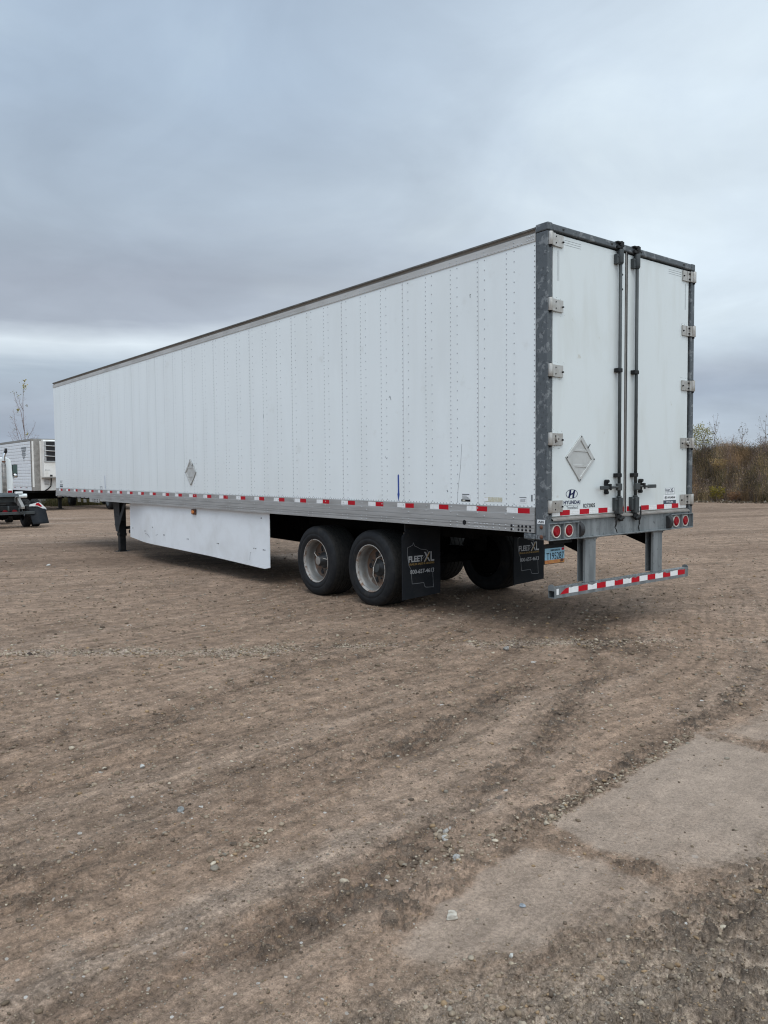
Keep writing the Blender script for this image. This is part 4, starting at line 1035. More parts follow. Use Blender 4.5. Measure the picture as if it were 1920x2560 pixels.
sscr([(-10.3, .48), (-10.15, .46), (-10.07, .41)]); sscr([(-9.75, .47), (-9.65, .49)]); sscr([(-6.0, .30), (-5.98, .42), (-5.95, .43)], .002)
m = MB(); m.box(.018, .045, 7.90, 8.06, .945, 1.04); mk = m.build('marker_light', 'rust_bolt', T, .01, 2)
m = MB(); m.prism([(7.98+.052*math.cos(a), .992+.032*math.sin(a)) for a in np.linspace(0, 2*math.pi, 16, endpoint=False)], 'x', .002, .0175); m.build('lens', 'amber', mk, .006, 2)
# ---- landing gear
for x in (.50, W-.50):
    zf = gz(x, 12.85)-.002; y = 12.85; m = MB()
    m.box(x-.078, x+.078, y-.078, y+.078, .30, 1.05); m.box(x-.068, x+.068, y-.068, y+.068, zf+.03, .299); m.box(x-.085, x+.085, y-.085, y+.085, .25, .31)
    lg = m.build('landing_leg', 'black_paint', T, .006, 1)
    m = MB(); m.box(x-.16, x+.16, y-.16, y+.16, zf, zf+.012); m.box(x-.08, x+.08, y-.08, y+.08, zf+.0125, zf+.0295); m.build('foot', 'black_paint', lg, .003, 1)
    m = MB(); sx = -1 if x < 1.3 else 1
    m.prism([(13.10, .92), (13.10, 1.05), (12.72, 1.05), (12.72, .50), (12.80, .35), (12.96, .35), (13.01, .45)], 'x', min(x+sx*.08, x+sx*.095), max(x+sx*.08, x+sx*.095))
    m.rivets([(x+sx*.096, 12.92+a, z) for a in (-.06, .08) for z in (.78, .70)], (sx, 0, 0), .014, .01)
    m.box(min(x+sx*.096, x+sx*.11), max(x+sx*.096, x+sx*.11), 12.74, 13.02, .50, .515)
    m.build('gusset', 'primer_grey', lg, .003, 1)
    m = MB(); m.prism([(12.79, .36), (12.84, .56), (12.38, 1.06), (12.26, 1.06), (12.72, .50)], 'x', min(x+sx*.082, x+sx*.10), max(x+sx*.082, x+sx*.10)); m.prism([(12.73, .60), (12.77, .60), (12.77, 1.05), (12.70, 1.05)], 'x', x-.03, x+.03)
    m.build('brace', 'primer_grey', lg)
m = MB(); m.tube([(.58, 12.85, .43), (W-.58, 12.85, .43)], .035, 10); m.tube([(.58, 12.6, .36), (W-.58, 12.6, .36)], .04, 8); m.build('cross_tube', 'black_paint', T)
# ------------------------------------------------------------------ refrigerated trailer parked behind on the left
def reefer():
    X, Y, ZG = 5.70, 40.8, gz(5.7, 43); Wd, Ln = 2.58, 16.0
    t = empty('refrigerated_trailer', (X, Y, ZG), 'white ribbed refrigerated trailer with a cooling unit on its nose, left background', 'trailer')
    zb, zt = 1.15, 4.0
    m = MB(); m.box(.03, Wd-.03, .03, Ln, zb+.20, zt-.08, 1)
    z = zb+.215; ribs = np.linspace(zb+.22, zt-.10, 15)
    for a, b in zip(ribs[:-1], ribs[1:]):
        for s, xx in ((-1, 0), (1, Wd)):
            pr = [(xx-s*.028, a), (xx-s*.004, a+.018), (xx, a+.03), (xx, b-.03), (xx-s*.004, b-.012), (xx-s*.028, b)]
            m.strip(pr, 'y', .25, Ln, 0)
    body = m.build('body', ['reefer_wall', 'reefer_front'], t)
    m = MB(); m.box(-.004, Wd+.004, .20, Ln, zb, zb+.199); m.build('bottom_rail', 'reefer_wall', body, .004, 1)
    m = MB()
    for y in (1.0, 2.2, 3.6, 4.6, 6.0): m.box(-.007, -.0045, y, y+.30, zb+.14, zb+.18, 0); m.box(-.007, -.0045, y+.301, y+.45, zb+.14, zb+.18, 1)
    m.build('reflective_tape', ['ink_grey', 'tape_red'], body)
    m = MB(); m.box(-.006, Wd+.006, .02, Ln, zt-.099, zt+.01); m.box(.01, Wd-.01, .02, Ln, zt+.0105, zt+.03, 1); m.build('roof_rail', ['aluminium_dull', 'roof_edge'], body, .01, 2)
    m = MB()
    for xx, s in ((0, 1), (Wd, -1)):
        pts = [(xx, .249)]+[(xx+s*(.22-.22*math.cos(a)), .22-.22*math.sin(a)) for a in np.linspace(0, math.pi/2, 8)]+[(xx+s*.42, .0), (xx+s*.42, .03), (xx+s*.04, .249)]
        m.prism(pts, 'z', zb, zt-.1, 0)
        for y in (.06, .12, .17): m.box(min(xx-s*.004, xx+s*.02), max(xx-s*.004, xx+s*.02), y+.05, y+.062, zb+.01, zt-.12, 0)
    m.build('corner_post', 'aluminium_dull', body)
    m = MB(); m.box(.425, Wd-.425, .0, .03, zb, zt-.1); m.box(.425, Wd-.425, -.008, -.0005, zb+.01, zb+.30)
    m.build('front_wall', 'reefer_front', body)
    # generic dark crest on the side wall
    m = MB()
    for k, (w0, w1, z0, z1) in enumerate([(0, 1.05, 3.50, 3.60), (.06, 1.0, 3.40, 3.47), (.2, .9, 3.30, 3.37), (.14, .94, 3.19, 3.27), (.12, .96, 3.10, 3.15), (.30, .78, 3.02, 3.07), (.42, .66, 2.93, 2.99), (.5, .58, 2.80, 2.9)]):
        yc = 1.10
        flat(m, [(-w1/1+.0, z0), (-w0, z0), (-w0-.02, z1), (-w1-.02, z1)], (-.003, yc, 0), LEFT, .002)
    m.build('emblem', 'ink_grey', body)
    # cooling unit
    ux0, ux1 = .50, Wd-.50; z0, z1 = zb+.72, 3.96
    u = MB()
    prof = [(-.0, z0), (-.42, z0), (-.46, z0+.05), (-.46, z1-.10), (-.43, z1-.03), (-.36, z1), (0, z1)]
    u.prism(prof, 'x', ux0, ux1)
    un = u.build('cooling_unit', 'reefer_front', t, .03, 3)
    m = MB(); m.box(ux0+.06, ux1-.06, -.472, -.4605, z0+.90, z1-.09); m.build('grille', 'grille_black', un)
    m = MB()
    for zz in (z1-.35, z1-.63, z1-.92): m.tube([(ux0+.05, -.475, zz+.03), (ux0+.5, -.505, zz), (ux1-.5, -.505, zz), (ux1-.05, -.475, zz+.03)], .032, 8)
    for a in (ux0+.02, ux1-.14): m.box(a, a+.12, -.482, -.462, z0+.90, z1-.09)
    m.box(ux0+.02, ux1-.02, -.485, -.462, z0+.84, z0+.92); m.build('grille_trim', 'aluminium', un, .006, 1)
    m = MB(); m.box(ux0+.30, ux0+.44, -.466, -.4605, z0+.06, z0+.16); m.build('display', 'grille_black', un)
    m = MB(); m.box(ux0+.62, ux0+.63, -.465, -.4605, z0+.02, z0+.83); m.box(ux0+.05, ux0+.13, -.464, -.4605, z0+.40, z0+.44); m.box(ux0+.15, ux0+.32, -.464, -.4605, z0+.405, z0+.43); m.build('panel_line', 'ink_grey', un)
    m = MB(); m.box(ux0-.02, ux1+.02, -.47, .0, z0-.03, z0-.002); m.build('unit_base', 'aluminium_dull', un)
    m = MB(); m.box(.63, .86, -.05, -.0085, zb+.32, zb+.64); m.build('document_box', 'aluminium', t, .008, 1)
    m = MB(); m.tube([(.98, -.06, z0-.03), (.97, -.07, zb+.5), (.95, -.06, zb+.25), (.80, -.05, zb+.10), (.62, -.03, zb-.02)], .03, 8); m.build('hose', 'ink_black', t)
    m = MB(); m.box(.1, Wd-.1, .1, Ln, zb-.12, zb-.001)
    for xx in (.75, Wd-.85): m.box(xx, xx+.1, 2.5, Ln-1, zb-.42, zb-.121)
    m.box(.25, Wd-.25, 2.3, 2.9, .62, zb-.121); m.build('chassis', 'under_black', t)
    for xx in (.45, Wd-.45):
        m = MB(); m.box(xx-.08, xx+.08, 2.42, 2.58, .03, zb-.12); m.box(xx-.16, xx+.16, 2.34, 2.66, 0, .03); m.prism([(2.4, .55), (2.6, .55), (3.1, zb-.12), (2.3, zb-.12)], 'x', xx-.1, xx+.1); m.build('landing_leg', 'black_paint', t)
    for cy in (12.6, 13.85):
        for xx, s in ((.02, 1), (Wd-.02, -1)):
            m = MB(); m.lathe([(s*a, r) for a, r in [(.0, .30), (-.01, .38), (.02, .48), (.05, .505), (.50, .505), (.53, .48), (.55, .30)]], 32, 0, (xx, cy, .505)); wv = m.build('wheel', 'tyre', t)
            m = MB(); m.lathe([(s*a, r) for a, r in [(.0, .30), (.02, .28), (.14, .26), (.15, .001)]], 32, 0, (xx, cy, .505)); m.build('rim', 'rim_paint', wv)
reefer()

# ------------------------------------------------------------------ truck tractor at the left edge
def truck():
    CX, Y0 = .72, 24.4; ZG = gz(.72, 25.5)
    t = empty('tractor_truck', (CX, Y0, ZG), 'white day-cab tractor truck without trailer, cut off by the left edge of the photo', 'truck')
    R = .50
    m = MB()
    for s in (-1, 1): m.box(s*.43-.04, s*.43+.04, .1, 5.6, .64, .90)
    m.box(-.389, .389, .12, .2, .62, .80); m.box(-.39, .39, 1.9, 2.0, .62, .80)
    m.build('frame_rail', 'black_paint', t, .006, 1)
    for s in (-1, 1):
        m = MB(); m.prism([(-.16, .70), (-.16, .78), (.45, 1.10), (.62, 1.10), (.62, .905), (.1, .70)], 'x', s*.44-.055, s*.44+.055); m.build('ramp', 'aluminium_dull', t, .006, 1)
    m = MB(); m.prism([(.35, 1.12), (.5, 1.20), (1.35, 1.24), (1.42, 1.20), (1.3, 1.14)], 'x', -.46, .46)
    m.box(-.36, .36, .6, 1.3, .91, 1.115); m.build('fifth_wheel', 'dark_steel', t, .01, 1)
    m = MB(); m.box(-.85, .85, -.02, .06, .50, .60); m.tube([(.33, -.05, .74), (.33, -.06, .60), (.38, -.06, .56), (.44, -.05, .60), (.44, -.04, .72)], .018, 8); m.tube([(0, 0, .62), (0, 0, .80)], .03, 8); m.build('rear_crossmember', 'dark_steel', t, .006, 1)
    for xx in (-.09, .22):
        m = MB(); m.tube([(xx, .12, .585), (xx, .07, .585)], .085, 18); m.build('tail_light', 'lens_shaded', t)
    def duals(y, name='wheel', R=.5, xs=((.66, .92), (.98, 1.24)), s=1):
        for a, b in xs:
            m = MB(); o = (0, y, R); A, B = (a, b) if s > 0 else (-b, -a)
            m.lathe([(A+.02, .28), (A, .33), (A+.005, .42), (A+.03, R-.02), (A+.04, R-.004)], 40, 0, o)
            m.lathe([(A+.04, R-.004), (B-.04, R-.004)], 40, 0, o, smooth=False)
            m.lathe([(B-.04, R-.004), (B-.03, R-.02), (B-.005, .42), (B, .33), (B-.02, .28)], 40, 0, o)
            for k in range(26):       # block tread
                a0 = 2*math.pi*k/26
                for q in range(3):
                    xx = A+.05+q*(B-A-.1)/3; a1 = a0+(.10 if q == 1 else 0)
                    c0, s0, c1, s1 = math.cos(a1), math.sin(a1), math.cos(a1+.16), math.sin(a1+.16)
                    w_ = (B-A-.1)/3-.012; r0, r1 = R-.006, R+.008
                    m.add([(xx+i*w_, y+r*c, R+r*s_) for r in (r0, r1) for i in (0, 1) for c, s_ in ((c0, s0), (c1, s1))], [(4, 5, 7, 6), (0, 4, 6, 2), (1, 3, 7, 5), (0, 1, 5, 4), (2, 6, 7, 3)], 1)
            wv = m.build(name, ['tyre', 'tread'], t)
            m = MB(); xe = B-.03 if s > 0 else A+.03
            m.lathe([(xe, .285), (xe-s*.02, .27), (xe-s*.12, .25), (xe-s*.13, .12), (xe-s*.02, .11), (xe-s*.02, .001)], 28, 0, o); m.build('rim', 'chrome', wv)
    duals(.95); duals(.95, s=-1)
    m = MB(); m.tube([(-.7, .95, .5), (.7, .95, .5)], .09, 12); m.lathe([(-.2, .08), (-.14, .19), (0, .24), (.14, .19), (.2, .08)], 20, 0, (.0, .95, .5)); m.build('axle', 'under_black', t)
    m = MB(); m.lathe([(-.12, .03), (-.1, .15), (.1, .15), (.12, .03)], 16, 0, (.40, .6, .42)); m.lathe([(-.12, .03), (-.1, .15), (.1, .15), (.12, .03)], 16, 0, (-.40, .6, .42)); m.build('brake_chamber', 'under_black', t)
    for s in (1, -1):
        m = MB(); rows = 8; vs = []
        for j in range(rows):
            v = j/(rows-1); yy = .20-.42*v**1.2; z = .74-.60*v
            xa, xb = s*.70, s*1.27
            vs += [(xa+s*.03*v, yy, z), (xb, yy, z-(.10 if v == 0 else 0)+.03*v)]
        m.add(vs, [(2*j, 2*j+1, 2*j+3, 2*j+2) for j in range(rows-1)], 0, True)
        fl = m.build('mud_flap', 'mud_flap', t); sd_ = fl.modifiers.new('solid', 'SOLIDIFY'); sd_.thickness = .012
        m = MB(); pts = [(s*.72, .77), (s*.74, .83), (s*1.02, .90), (s*1.10, .88), (s*1.30, .68), (s*1.29, .62), (s*1.0, .765)]
        m.prism([(p, q) for p, q in pts], 'y', .18, .205, 0)
        m.prism([(s*.93, .80), (s*.96, .87), (s*1.04, .885), (s*1.16, .755), (s*1.10, .745), (s*1.02, .79)], 'y', .17, .1795, 1)
        m.build('flap_hanger', ['tape_white', 'tape_red'], t)
        m = MB(); m.prism([(.28, .72), (.42, .95), (.95, 1.09), (.95, 1.06), (.45, .92), (.31, .70)], 'x', s*1.0-.02, s*1.0+.02) if False else m.tube([(s*.47, .3, .78), (s*.72, .22, .80)], .03, 8); m.build('flap_arm', 'dark_steel', t)
    m = MB(); m.tube([(.42, 2.0, 1.10), (1.10, 2.0, 1.10)], .08, 16); m.box(.70, .95, 1.9, 2.1, 1.185, 1.26); m.build('air_tank', 'tractor_white', t, .01, 1)
    m = MB(); m.box(.52, .66, 2.25, 2.35, 1.10, 1.30); tlm = m.build('marker_light', 'lens_red', t, .01, 2)
    m = MB(); m.box(.54, .64, 2.25, 2.35, 1.301, 1.36); m.build('lens_cap', 'tape_white', tlm, .01, 2)
    # cab
    cy = 2.9; cb = empty('cab', (0, 0, 0), None, None); cb.parent = t
    xr = .83
    m = MB()
    prof = []
    pts = [(-xr, 1.15), (xr, 1.15), (xr+.03, 1.6), (xr, 2.25)]+[(xr-.22+.20*math.sin(a), 2.38+.20*math.cos(a)-.02) for a in np.linspace(math.pi/2, 0, 8)]+[(-xr+.22-.20*math.sin(a), 2.38+.20*math.cos(a)-.02) for a in np.linspace(0, math.pi/2, 8)]+[(-xr, 2.25), (-xr-.03, 1.6)]
    m.prism(pts, 'y', cy, cy+1.55, 0)
    m.build('cab_shell', 'tractor_white', cb, .05, 4)
    m = MB(); m.prism([(cy+1.40, .95), (cy+1.40, 1.85), (cy+1.9, 1.72), (cy+2.75, 1.55), (cy+2.85, 1.35), (cy+2.85, .75), (cy+2.3, .75)], 'x', -.78, .78); m.build('bonnet', 'tractor_white', cb, .06, 3)
    m = MB(); m.prism([(cy+1.551, 1.85), (cy+1.551, 2.42), (cy+1.57, 2.42), (cy+1.80, 1.85)], 'x', -.72, .72); m.build('windscreen', 'grille_black', cb)
    m = MB(); m.box(-.55, -.05, cy-.012, cy-.002, 1.85, 2.25); m.build('rear_window', 'grille_black', cb, .004, 1)
    for s in (-1, 1):
        m = MB(); m.box(min(s*(xr+.006), s*(xr+.035)), max(s*(xr+.006), s*(xr+.035)), cy+.55, cy+1.3, 1.75, 2.25); m.build('side_window', 'grille_black', cb, .004, 1)
        m = MB(); m.tube([(s*xr, cy+1.25, 2.30), (s*(xr+.31), cy+1.15, 2.30), (s*(xr+.33), cy+1.15, 1.75), (s*xr, cy+1.25, 1.72)], .014, 8); br = m.build('mirror_bracket', 'chrome', t)
        m = MB(); m.box(min(s*(xr+.26), s*(xr+.46)), max(s*(xr+.26), s*(xr+.46)), cy+1.10, cy+1.19, 1.78, 2.30); mr = m.build('mirror', 'black_paint', br, .03, 3)
        m = MB(); m.box(min(s*(xr+.275), s*(xr+.445)), max(s*(xr+.275), s*(xr+.445)), cy+1.092, cy+1.0985, 1.95, 2.285); m.build('mirror_glass', 'mirror_glass', mr)
        m = MB(); c0 = np.array((s*(xr+.36), cy+1.10, 1.86)); 
        m.tube([c0, c0+(0, -.02, 0), c0+(0, -.035, 0)], [.085, .07, .01], 20); m.build('convex_mirror', 'chrome', mr)
        m = MB(); m.tube([(s*.60, cy+.10, .70), (s*.60, cy+1.3, .70)], .26, 24); m.build('fuel_tank', 'chrome', t)
    duals(4.15, xs=((.80, 1.08),)); duals(4.15, xs=((.80, 1.08),), s=-1)
    m = MB(); m.box(-1.1, 1.1, cy+2.86, cy+2.98, .45, .75); m.build('bumper', 'chrome', t, .03, 2)
    for s in (-1, 1):
        m = MB(); m.tube([(s*.90, cy+1.75, 1.0), (s*.90, cy+1.5, 1.05)], .05, 8); m.prism([(cy+.75, .55), (cy+.75, .95), (cy+1.0, 1.16), (cy+1.5, 1.16), (cy+1.85, .95), (cy+1.9, .60), (cy+1.8, .6), (cy+1.7, .9), (cy+1.45, 1.08), (cy+1.05, 1.08), (cy+.85, .9)], 'x', s*.80 if s > 0 else -1.08, 1.08 if s > 0 else -.80); m.build('mud_guard', 'tractor_white', cb, .01, 1)
    # exhaust stack with perforated heat shield
    xs_, ys_ = .52, cy-.12
    m = MB(); m.tube([(xs_, ys_, .85), (xs_, ys_, 2.45), (xs_+.005, ys_, 2.58), (xs_+.04, ys_+.0, 2.70), (xs_+.085, ys_, 2.78), (xs_+.09, ys_, 2.89)], [.055, .055, .055, .055, .05, .04], 14); st = m.build('exhaust_stack', 'chrome', t)
    m = MB(); m.tube([(xs_+.045, ys_, 2.71), (xs_+.088, ys_, 2.785), (xs_+.092, ys_, 2.895)], [.056, .056, .044], 14); m.build('stack_tip', 'black_paint', st)
    m = MB(); n = 14; zz = np.arange(1.05, 2.30, .045)
    m.tube([(xs_, ys_, 1.02), (xs_, ys_, 2.32)], .078, 18, 1)
    for z in zz:
        for k in range(n):
            a = 2*math.pi*(k+.5*(int(round(z/.045)) % 2))/n; e = np.array((math.cos(a), math.sin(a), 0)); p = np.array((xs_, ys_, z))+e*.0785
            m.tube([p, p+e*.006], .011, 6, 0, True, False)
    m.build('heat_shield', ['ring_white', 'shield'], st)
    m = MB(); m.tube([(xs_, ys_, 2.36), (xs_, ys_, 2.42)], .065, 14); m.box(xs_-.02, xs_+.02, ys_, cy, 2.30, 2.33); m.build('stack_clamp', 'rust_bolt', st)
truck()

# ------------------------------------------------------------------ lorry beyond, only its lower edge shows under the big trailer
def lorry():
    ZG = gz(9.2, 39); t = empty('parked_lorry', (9.25, 37.5, ZG), 'parked lorry glimpsed under the nose of the big trailer, only its wheels showing', 'truck')
    m = MB(); m.box(0, 2.5, 0, 6.2, 1.05, 3.6); m.build('cargo_box', 'white_panel', t, .02, 2)
    m = MB(); m.box(.12, 2.38, 7.6, 9.3, .95, 2.5); m.box(.2, 2.3, 9.301, 10.2, .8, 1.6); cb = m.build('cab', 'tractor_white', t, .12, 3)
    m = MB(); m.box(.105, .118, 8.0, 8.9, 1.75, 2.35); m.box(2.382, 2.395, 8.0, 8.9, 1.75, 2.35); m.box(.4, 2.1, 9.302, 9.33, 1.75, 2.4); m.build('window', 'grille_black', cb)
    m = MB(); m.box(.7, .8, .1, 9.2, .75, 1.049); m.box(1.7, 1.8, .1, 9.2, .75, 1.049); m.build('chassis', 'under_black', t)
    for s, xx in ((1, .02), (-1, 2.48)):
        for cy in (1.75, 8.8):
            m = MB(); m.lathe([(s*a, r) for a, r in [(.0, .29), (-.01, .36), (.02, .47), (.05, .5), (.28, .5), (.31, .47), (.32, .29)]], 32, 0, (xx, cy, .5)); wv = m.build('wheel', 'tyre', t)
            m = MB(); m.lathe([(s*a, r) for a, r in [(.0, .30), (.02, .27), (.12, .25), (.13, .1), (.06, .09), (.055, .001)]], 28, 0, (xx, cy, .5)); m.build('rim', 'dark_steel', wv)
    m = MB(); m.box(.03, .05, -.02, .9, .34, .40); m.box(.2, 2.3, -.05, .05, .42, .52); m.build('rear_bar', 'aluminium', t)
    m = MB(); m.box(.02, .34, 2.7, 4.3, .42, .85); m.build('side_locker', 'tractor_white', t, .02, 2)
    for y in (6.1, 7.2):
        m = MB(); m.tube([(.14, y, .28), (.14, y+.05, .90)], .10, 14); m.build('air_cylinder', 'tractor_white', t)
lorry()

# ------------------------------------------------------------------ hillside on the right and low bank at the back
def hill_h(x, y):
    e = (fbm(x*.15, y*.15, 301, 3)-.5)
    d1 = x-33.7-e*1.6; d2 = y-(48.5+e*3.0)
    h1 = 2.55*sstep(0, 3.2, d1)+.5*sstep(3, 18, d1)
    h1 = h1+.45*sstep(0, 3.2, d1)*(1-sstep(13.2, 16.6, y))
    h2 = .35*sstep(0, 3.0, d2)*sstep(8, 10, x)+.5*sstep(6, 25, d2)
    return np.maximum(h1, h2)+(fbm(x*.6, y*.6, 305, 4)-.5)*.5*np.clip(np.maximum(h1, h2), 0, 1)
def hill():
    x = np.concatenate([np.arange(-120, 30, 3.0), np.arange(30, 44, .3), np.arange(44, 160, 4.0)])
    y = np.concatenate([np.arange(-90, 4, 4.0), np.arange(4, 30, .3), np.arange(30, 47, 1.0), np.arange(47, 60, .6), np.arange(60, 160, 4.0)])
    X, Y = np.meshgrid(x, y, indexing='ij'); H = hill_h(X, Y); Z = ground_base(X, Y)+H-.12
    n = np.arange(X.size).reshape(X.shape); Q = np.stack([n[:-1, :-1], n[1:, :-1], n[1:, 1:], n[:-1, 1:]], -1).reshape(-1, 4)
    ok = (H.ravel()[Q].max(1) > .01); Q = Q[ok]
    used = np.unique(Q); mp = np.zeros(X.size, int); mp[used] = np.arange(len(used))
    V = np.stack([X.ravel(), Y.ravel(), Z.ravel()], 1)[used]
    mat('hill_soil', (.075, .06, .042), .95, 0, (.045, .042, .028), .8, .4, .6, bump=.4, bscale=8)
    o = big_mesh('hillside', V, mp[Q], 'hill_soil'); tag(o, kind='structure')
hill()
def hz_at(x, y): return ground_base(x, y)+hill_h(x, y)-.12
def blades(name, x, y, z, h, wd, cols, lean=.25, seg=3):
    """a mass of thin upright stems: tapering bent ribbons"""
    n = len(x); a = rng.uniform(0, 6.283, n); b = rng.uniform(0, 6.283, n); ln = h*rng.uniform(0, lean, n)
    V = np.empty((n, 2*seg+1, 3)); ts = np.linspace(0, 1, seg+1)
    for i, t in enumerate(ts):
        cx = x+np.cos(b)*ln*t**2; cy = y+np.sin(b)*ln*t**2; cz = z+h*t*(1-.12*t*lean)
        w_ = wd*(1-t)*.5+.0
        if i < seg:
            V[:, 2*i] = np.stack([cx-np.cos(a)*w_, cy-np.sin(a)*w_, cz], 1); V[:, 2*i+1] = np.stack([cx+np.cos(a)*w_, cy+np.sin(a)*w_, cz], 1)
        else: V[:, 2*i] = np.stack([cx, cy, cz], 1)
    k = 2*seg+1; f = []
    for i in range(seg-1): f += [(2*i, 2*i+1, 2*i+3), (2*i, 2*i+3, 2*i+2)]
    f.append((2*seg-2, 2*seg-1, 2*seg))
    Fc = (np.array(f)[None]+(np.arange(n)*k)[:, None, None]).reshape(-1, 3)
    return V.reshape(-1, 3), Fc, np.repeat(cols, k, 0)
def seeds(P, n_each, size, cols, spread):
    """small leaf or seed-head quads around points"""
    n = len(P)*n_each; c = np.repeat(P, n_each, 0)+rng.normal(0, 1, (n, 3))*spread
    u = rng.normal(size=(n, 3)); u /= np.linalg.norm(u, axis=1)[:, None]; v = np.cross(u, rng.normal(size=(n, 3))); v /= np.linalg.norm(v, axis=1)[:, None]
    s = (size*rng.uniform(.5, 1.3, n))[:, None]; V = np.stack([c-u*s, c+v*s*.55, c+u*s, c-v*s*.55], 1).reshape(-1, 3)
    q = np.arange(n*4).reshape(-1, 4); Fc = np.concatenate([q[:, [0, 1, 2]], q[:, [0, 2, 3]]]); 
    return V, Fc, np.repeat(np.repeat(cols, n_each, 0)*rng.uniform(.75, 1.25, (n, 1)), 4, 0)
def join(name, parts, m, kind='stuff', parent=None):
    o = 0; V, F, K = [], [], []
    for v, f, k in parts: V.append(v); F.append(f+o); K.append(k); o += len(v)
    ob = big_mesh(name, np.concatenate(V), np.concatenate(F), m, np.concatenate(K), smooth=False)
    if parent: ob.parent = parent
    return tag(ob, kind=kind) if kind else ob
def brush():
    pal = np.array([(.31, .20, .105), (.25, .165, .095), (.19, .13, .095), (.26, .20, .16), (.12, .09, .055), (.38, .265, .135), (.10, .095, .045), (.22, .16, .13)])
    parts = []
    for n, (x0, x1, y0, y1) in ((46000, (33.6, 38.5, 9, 20.5)), (9000, (33.6, 40, -12, 9)), (12000, (33.6, 40, 20.5, 44))):
        x = x0+(x1-x0)*rng.random(n)**1.25; y = rng.uniform(y0, y1, n); hh = hill_h(x, y); k = hh > .03; x, y = x[k], y[k]; n = len(x)
        cl = fbm(x*.8, y*.8, 411, 3); c2 = fbm(x*1.1+9, y*1.1, 415, 3)
        ci = np.clip((cl-.25)/.5*7.99+rng.normal(0, 1.1, n), 0, 7.99).astype(int)
        col = pal[ci]*rng.uniform(.6, 1.25, (n, 1))*(.62+.75*sstep(.3, .65, fbm(x*1.7+31, y*1.7, 421, 3)))[:, None]
        h = (.40+.75*c2)*rng.uniform(.5, 1.15, n)*.95
        z = hz_at(x, y)-.05
        parts.append(blades('b', x, y, z, h, rng.uniform(.014, .040, n), col, .45))
        k = rng.random(n) < .33; P = np.stack([x, y, z+h*.93], 1)[k]
        parts.append(seeds(P, 3, .026, col[k]*1.1, np.array((.05, .05, .14))))
        k = rng.random(n) < .22; P = np.stack([x, y, z+h*.5], 1)[k]
        parts.append(seeds(P, 3, .032, col[k]*.9, np.array((.07, .07, .28))))
    join('brush', parts, 'dry_plant')
    # leaf litter and rubble along the foot of the slope
    n = 5000; y = rng.uniform(-5, 40, n); x = 33.55+rng.normal(0, .35, n)+(fbm(33.7+y*0, y*.15, 301, 3)-.5)*1.6
    z = ground_base(x, y)+.03; col = np.array([(.16, .12, .08), (.09, .07, .05), (.30, .26, .21)])[rng.choice(3, n, p=[.5, .35, .15])]
    join('leaf_litter', [seeds(np.stack([x, y, z], 1), 1, .07, col, np.array((.1, .1, .03)))], 'dry_plant')
    # grass along the back bank
    n = 20000; x = rng.uniform(8.6, 33.5, n); x[:9000] = rng.uniform(9, 17, 9000); y = 48.2+3.5*rng.random(n)**1.4+(fbm(x*.15, 48+x*0, 301, 3)-.5)*3; z = hz_at(x, y)-.03
    pal = np.array([(.10, .095, .035), (.14, .115, .05), (.07, .075, .028), (.19, .15, .08)]); col = pal[rng.integers(0, 4, n)]*rng.uniform(.7, 1.2, (n, 1))
    join('grass', [blades('g', x, y, z, rng.uniform(.25, .85, n), rng.uniform(.015, .035, n), col, .6)], 'dry_plant')
    n = 9000; x = rng.uniform(-60, 8.4, n); y = rng.uniform(50, 58, n); k = ~((x > 5.5) & (y < 57.5)); x, y = x[k], y[k]; n = len(x); z = hz_at(x, y)-.03
    join('grass', [blades('g', x, y, z, rng.uniform(.25, .8, n), rng.uniform(.02, .05, n), pal[rng.integers(0, 4, n)]*rng.uniform(.7, 1.2, (n, 1)), .6)], 'dry_plant')
brush()
# ------------------------------------------------------------------ single trees and shrubs
def tree(name, label, cat, base, stems, bark, twigs=14, twig_len=.5, leaves=None, group=None, r0=.03, sub=.5, seed=0):
    """stems: list of polylines relative to base; leaves: (count per tip, size, colour, spread, probability)"""
    rs = np.random.default_rng(seed); bx, by, bz = base
    t = empty(name, base, label, cat, group)
    m = MB(); c = MB(); tips = []
    for si, P in enumerate(stems):
        P = np.array(P, float); n = len(P); rr = [r0*(1 if si == 0 else .6)*(1-.82*i/(n-1)) for i in range(n)]
        m.tube(P, rr, 7)
        seg = np.linalg.norm(np.diff(P, axis=0), axis=1); tot = seg.sum(); tips.append(P[-1])
        for k in range(twigs):
            f = .22+.76*(k+rs.random()*.7)/twigs; d = f*tot; i = 0
            while i < n-2 and d > seg[i]: d -= seg[i]; i += 1
            q = P[i]+(P[i+1]-P[i])*min(1, d/seg[i]); dr = (P[i+1]-P[i])/seg[i]
            side = np.cross(dr, rs.normal(size=3)); side /= np.linalg.norm(side)+1e-9
            ln = twig_len*(1.25-f)*rs.uniform(.5, 1.3)
            e1 = q+side*ln*.5+dr*ln*.12; e2 = q+side*ln+dr*ln*.55+np.array((0, 0, .08*ln)); w_ = max(r0*.16, .0035)
            c.tube([q, e1, e2], [w_, w_*.75, w_*.4], 4)
            tips.append(e2)
            for _ in range(2):
                u = q+(e2-q)*rs.uniform(.35, .9); v = u+(rs.normal(size=3)*.4+dr)*ln*.35; c.tube([u, v], [w_*.55, w_*.3], 3); tips.append(v)
    m.build('trunk', bark, t)
    cr = c.build('crown', bark, t)
    if leaves:
        k, size, cols, spread, pr = leaves; tips = np.array(tips); sel = rs.random(len(tips)) < pr; P = tips[sel]
        if len(P):
            cl = np.array(cols)[rs.integers(0, len(cols), len(P))]
            v, f, cc = seeds(P, k, size, cl, np.array((spread, spread, spread)))
            big_mesh('leaves', v, f, 'leaf', cc, smooth=False).parent = t
    return t
YEL = [(.42, .33, .05), (.34, .26, .05), (.26, .22, .05)]
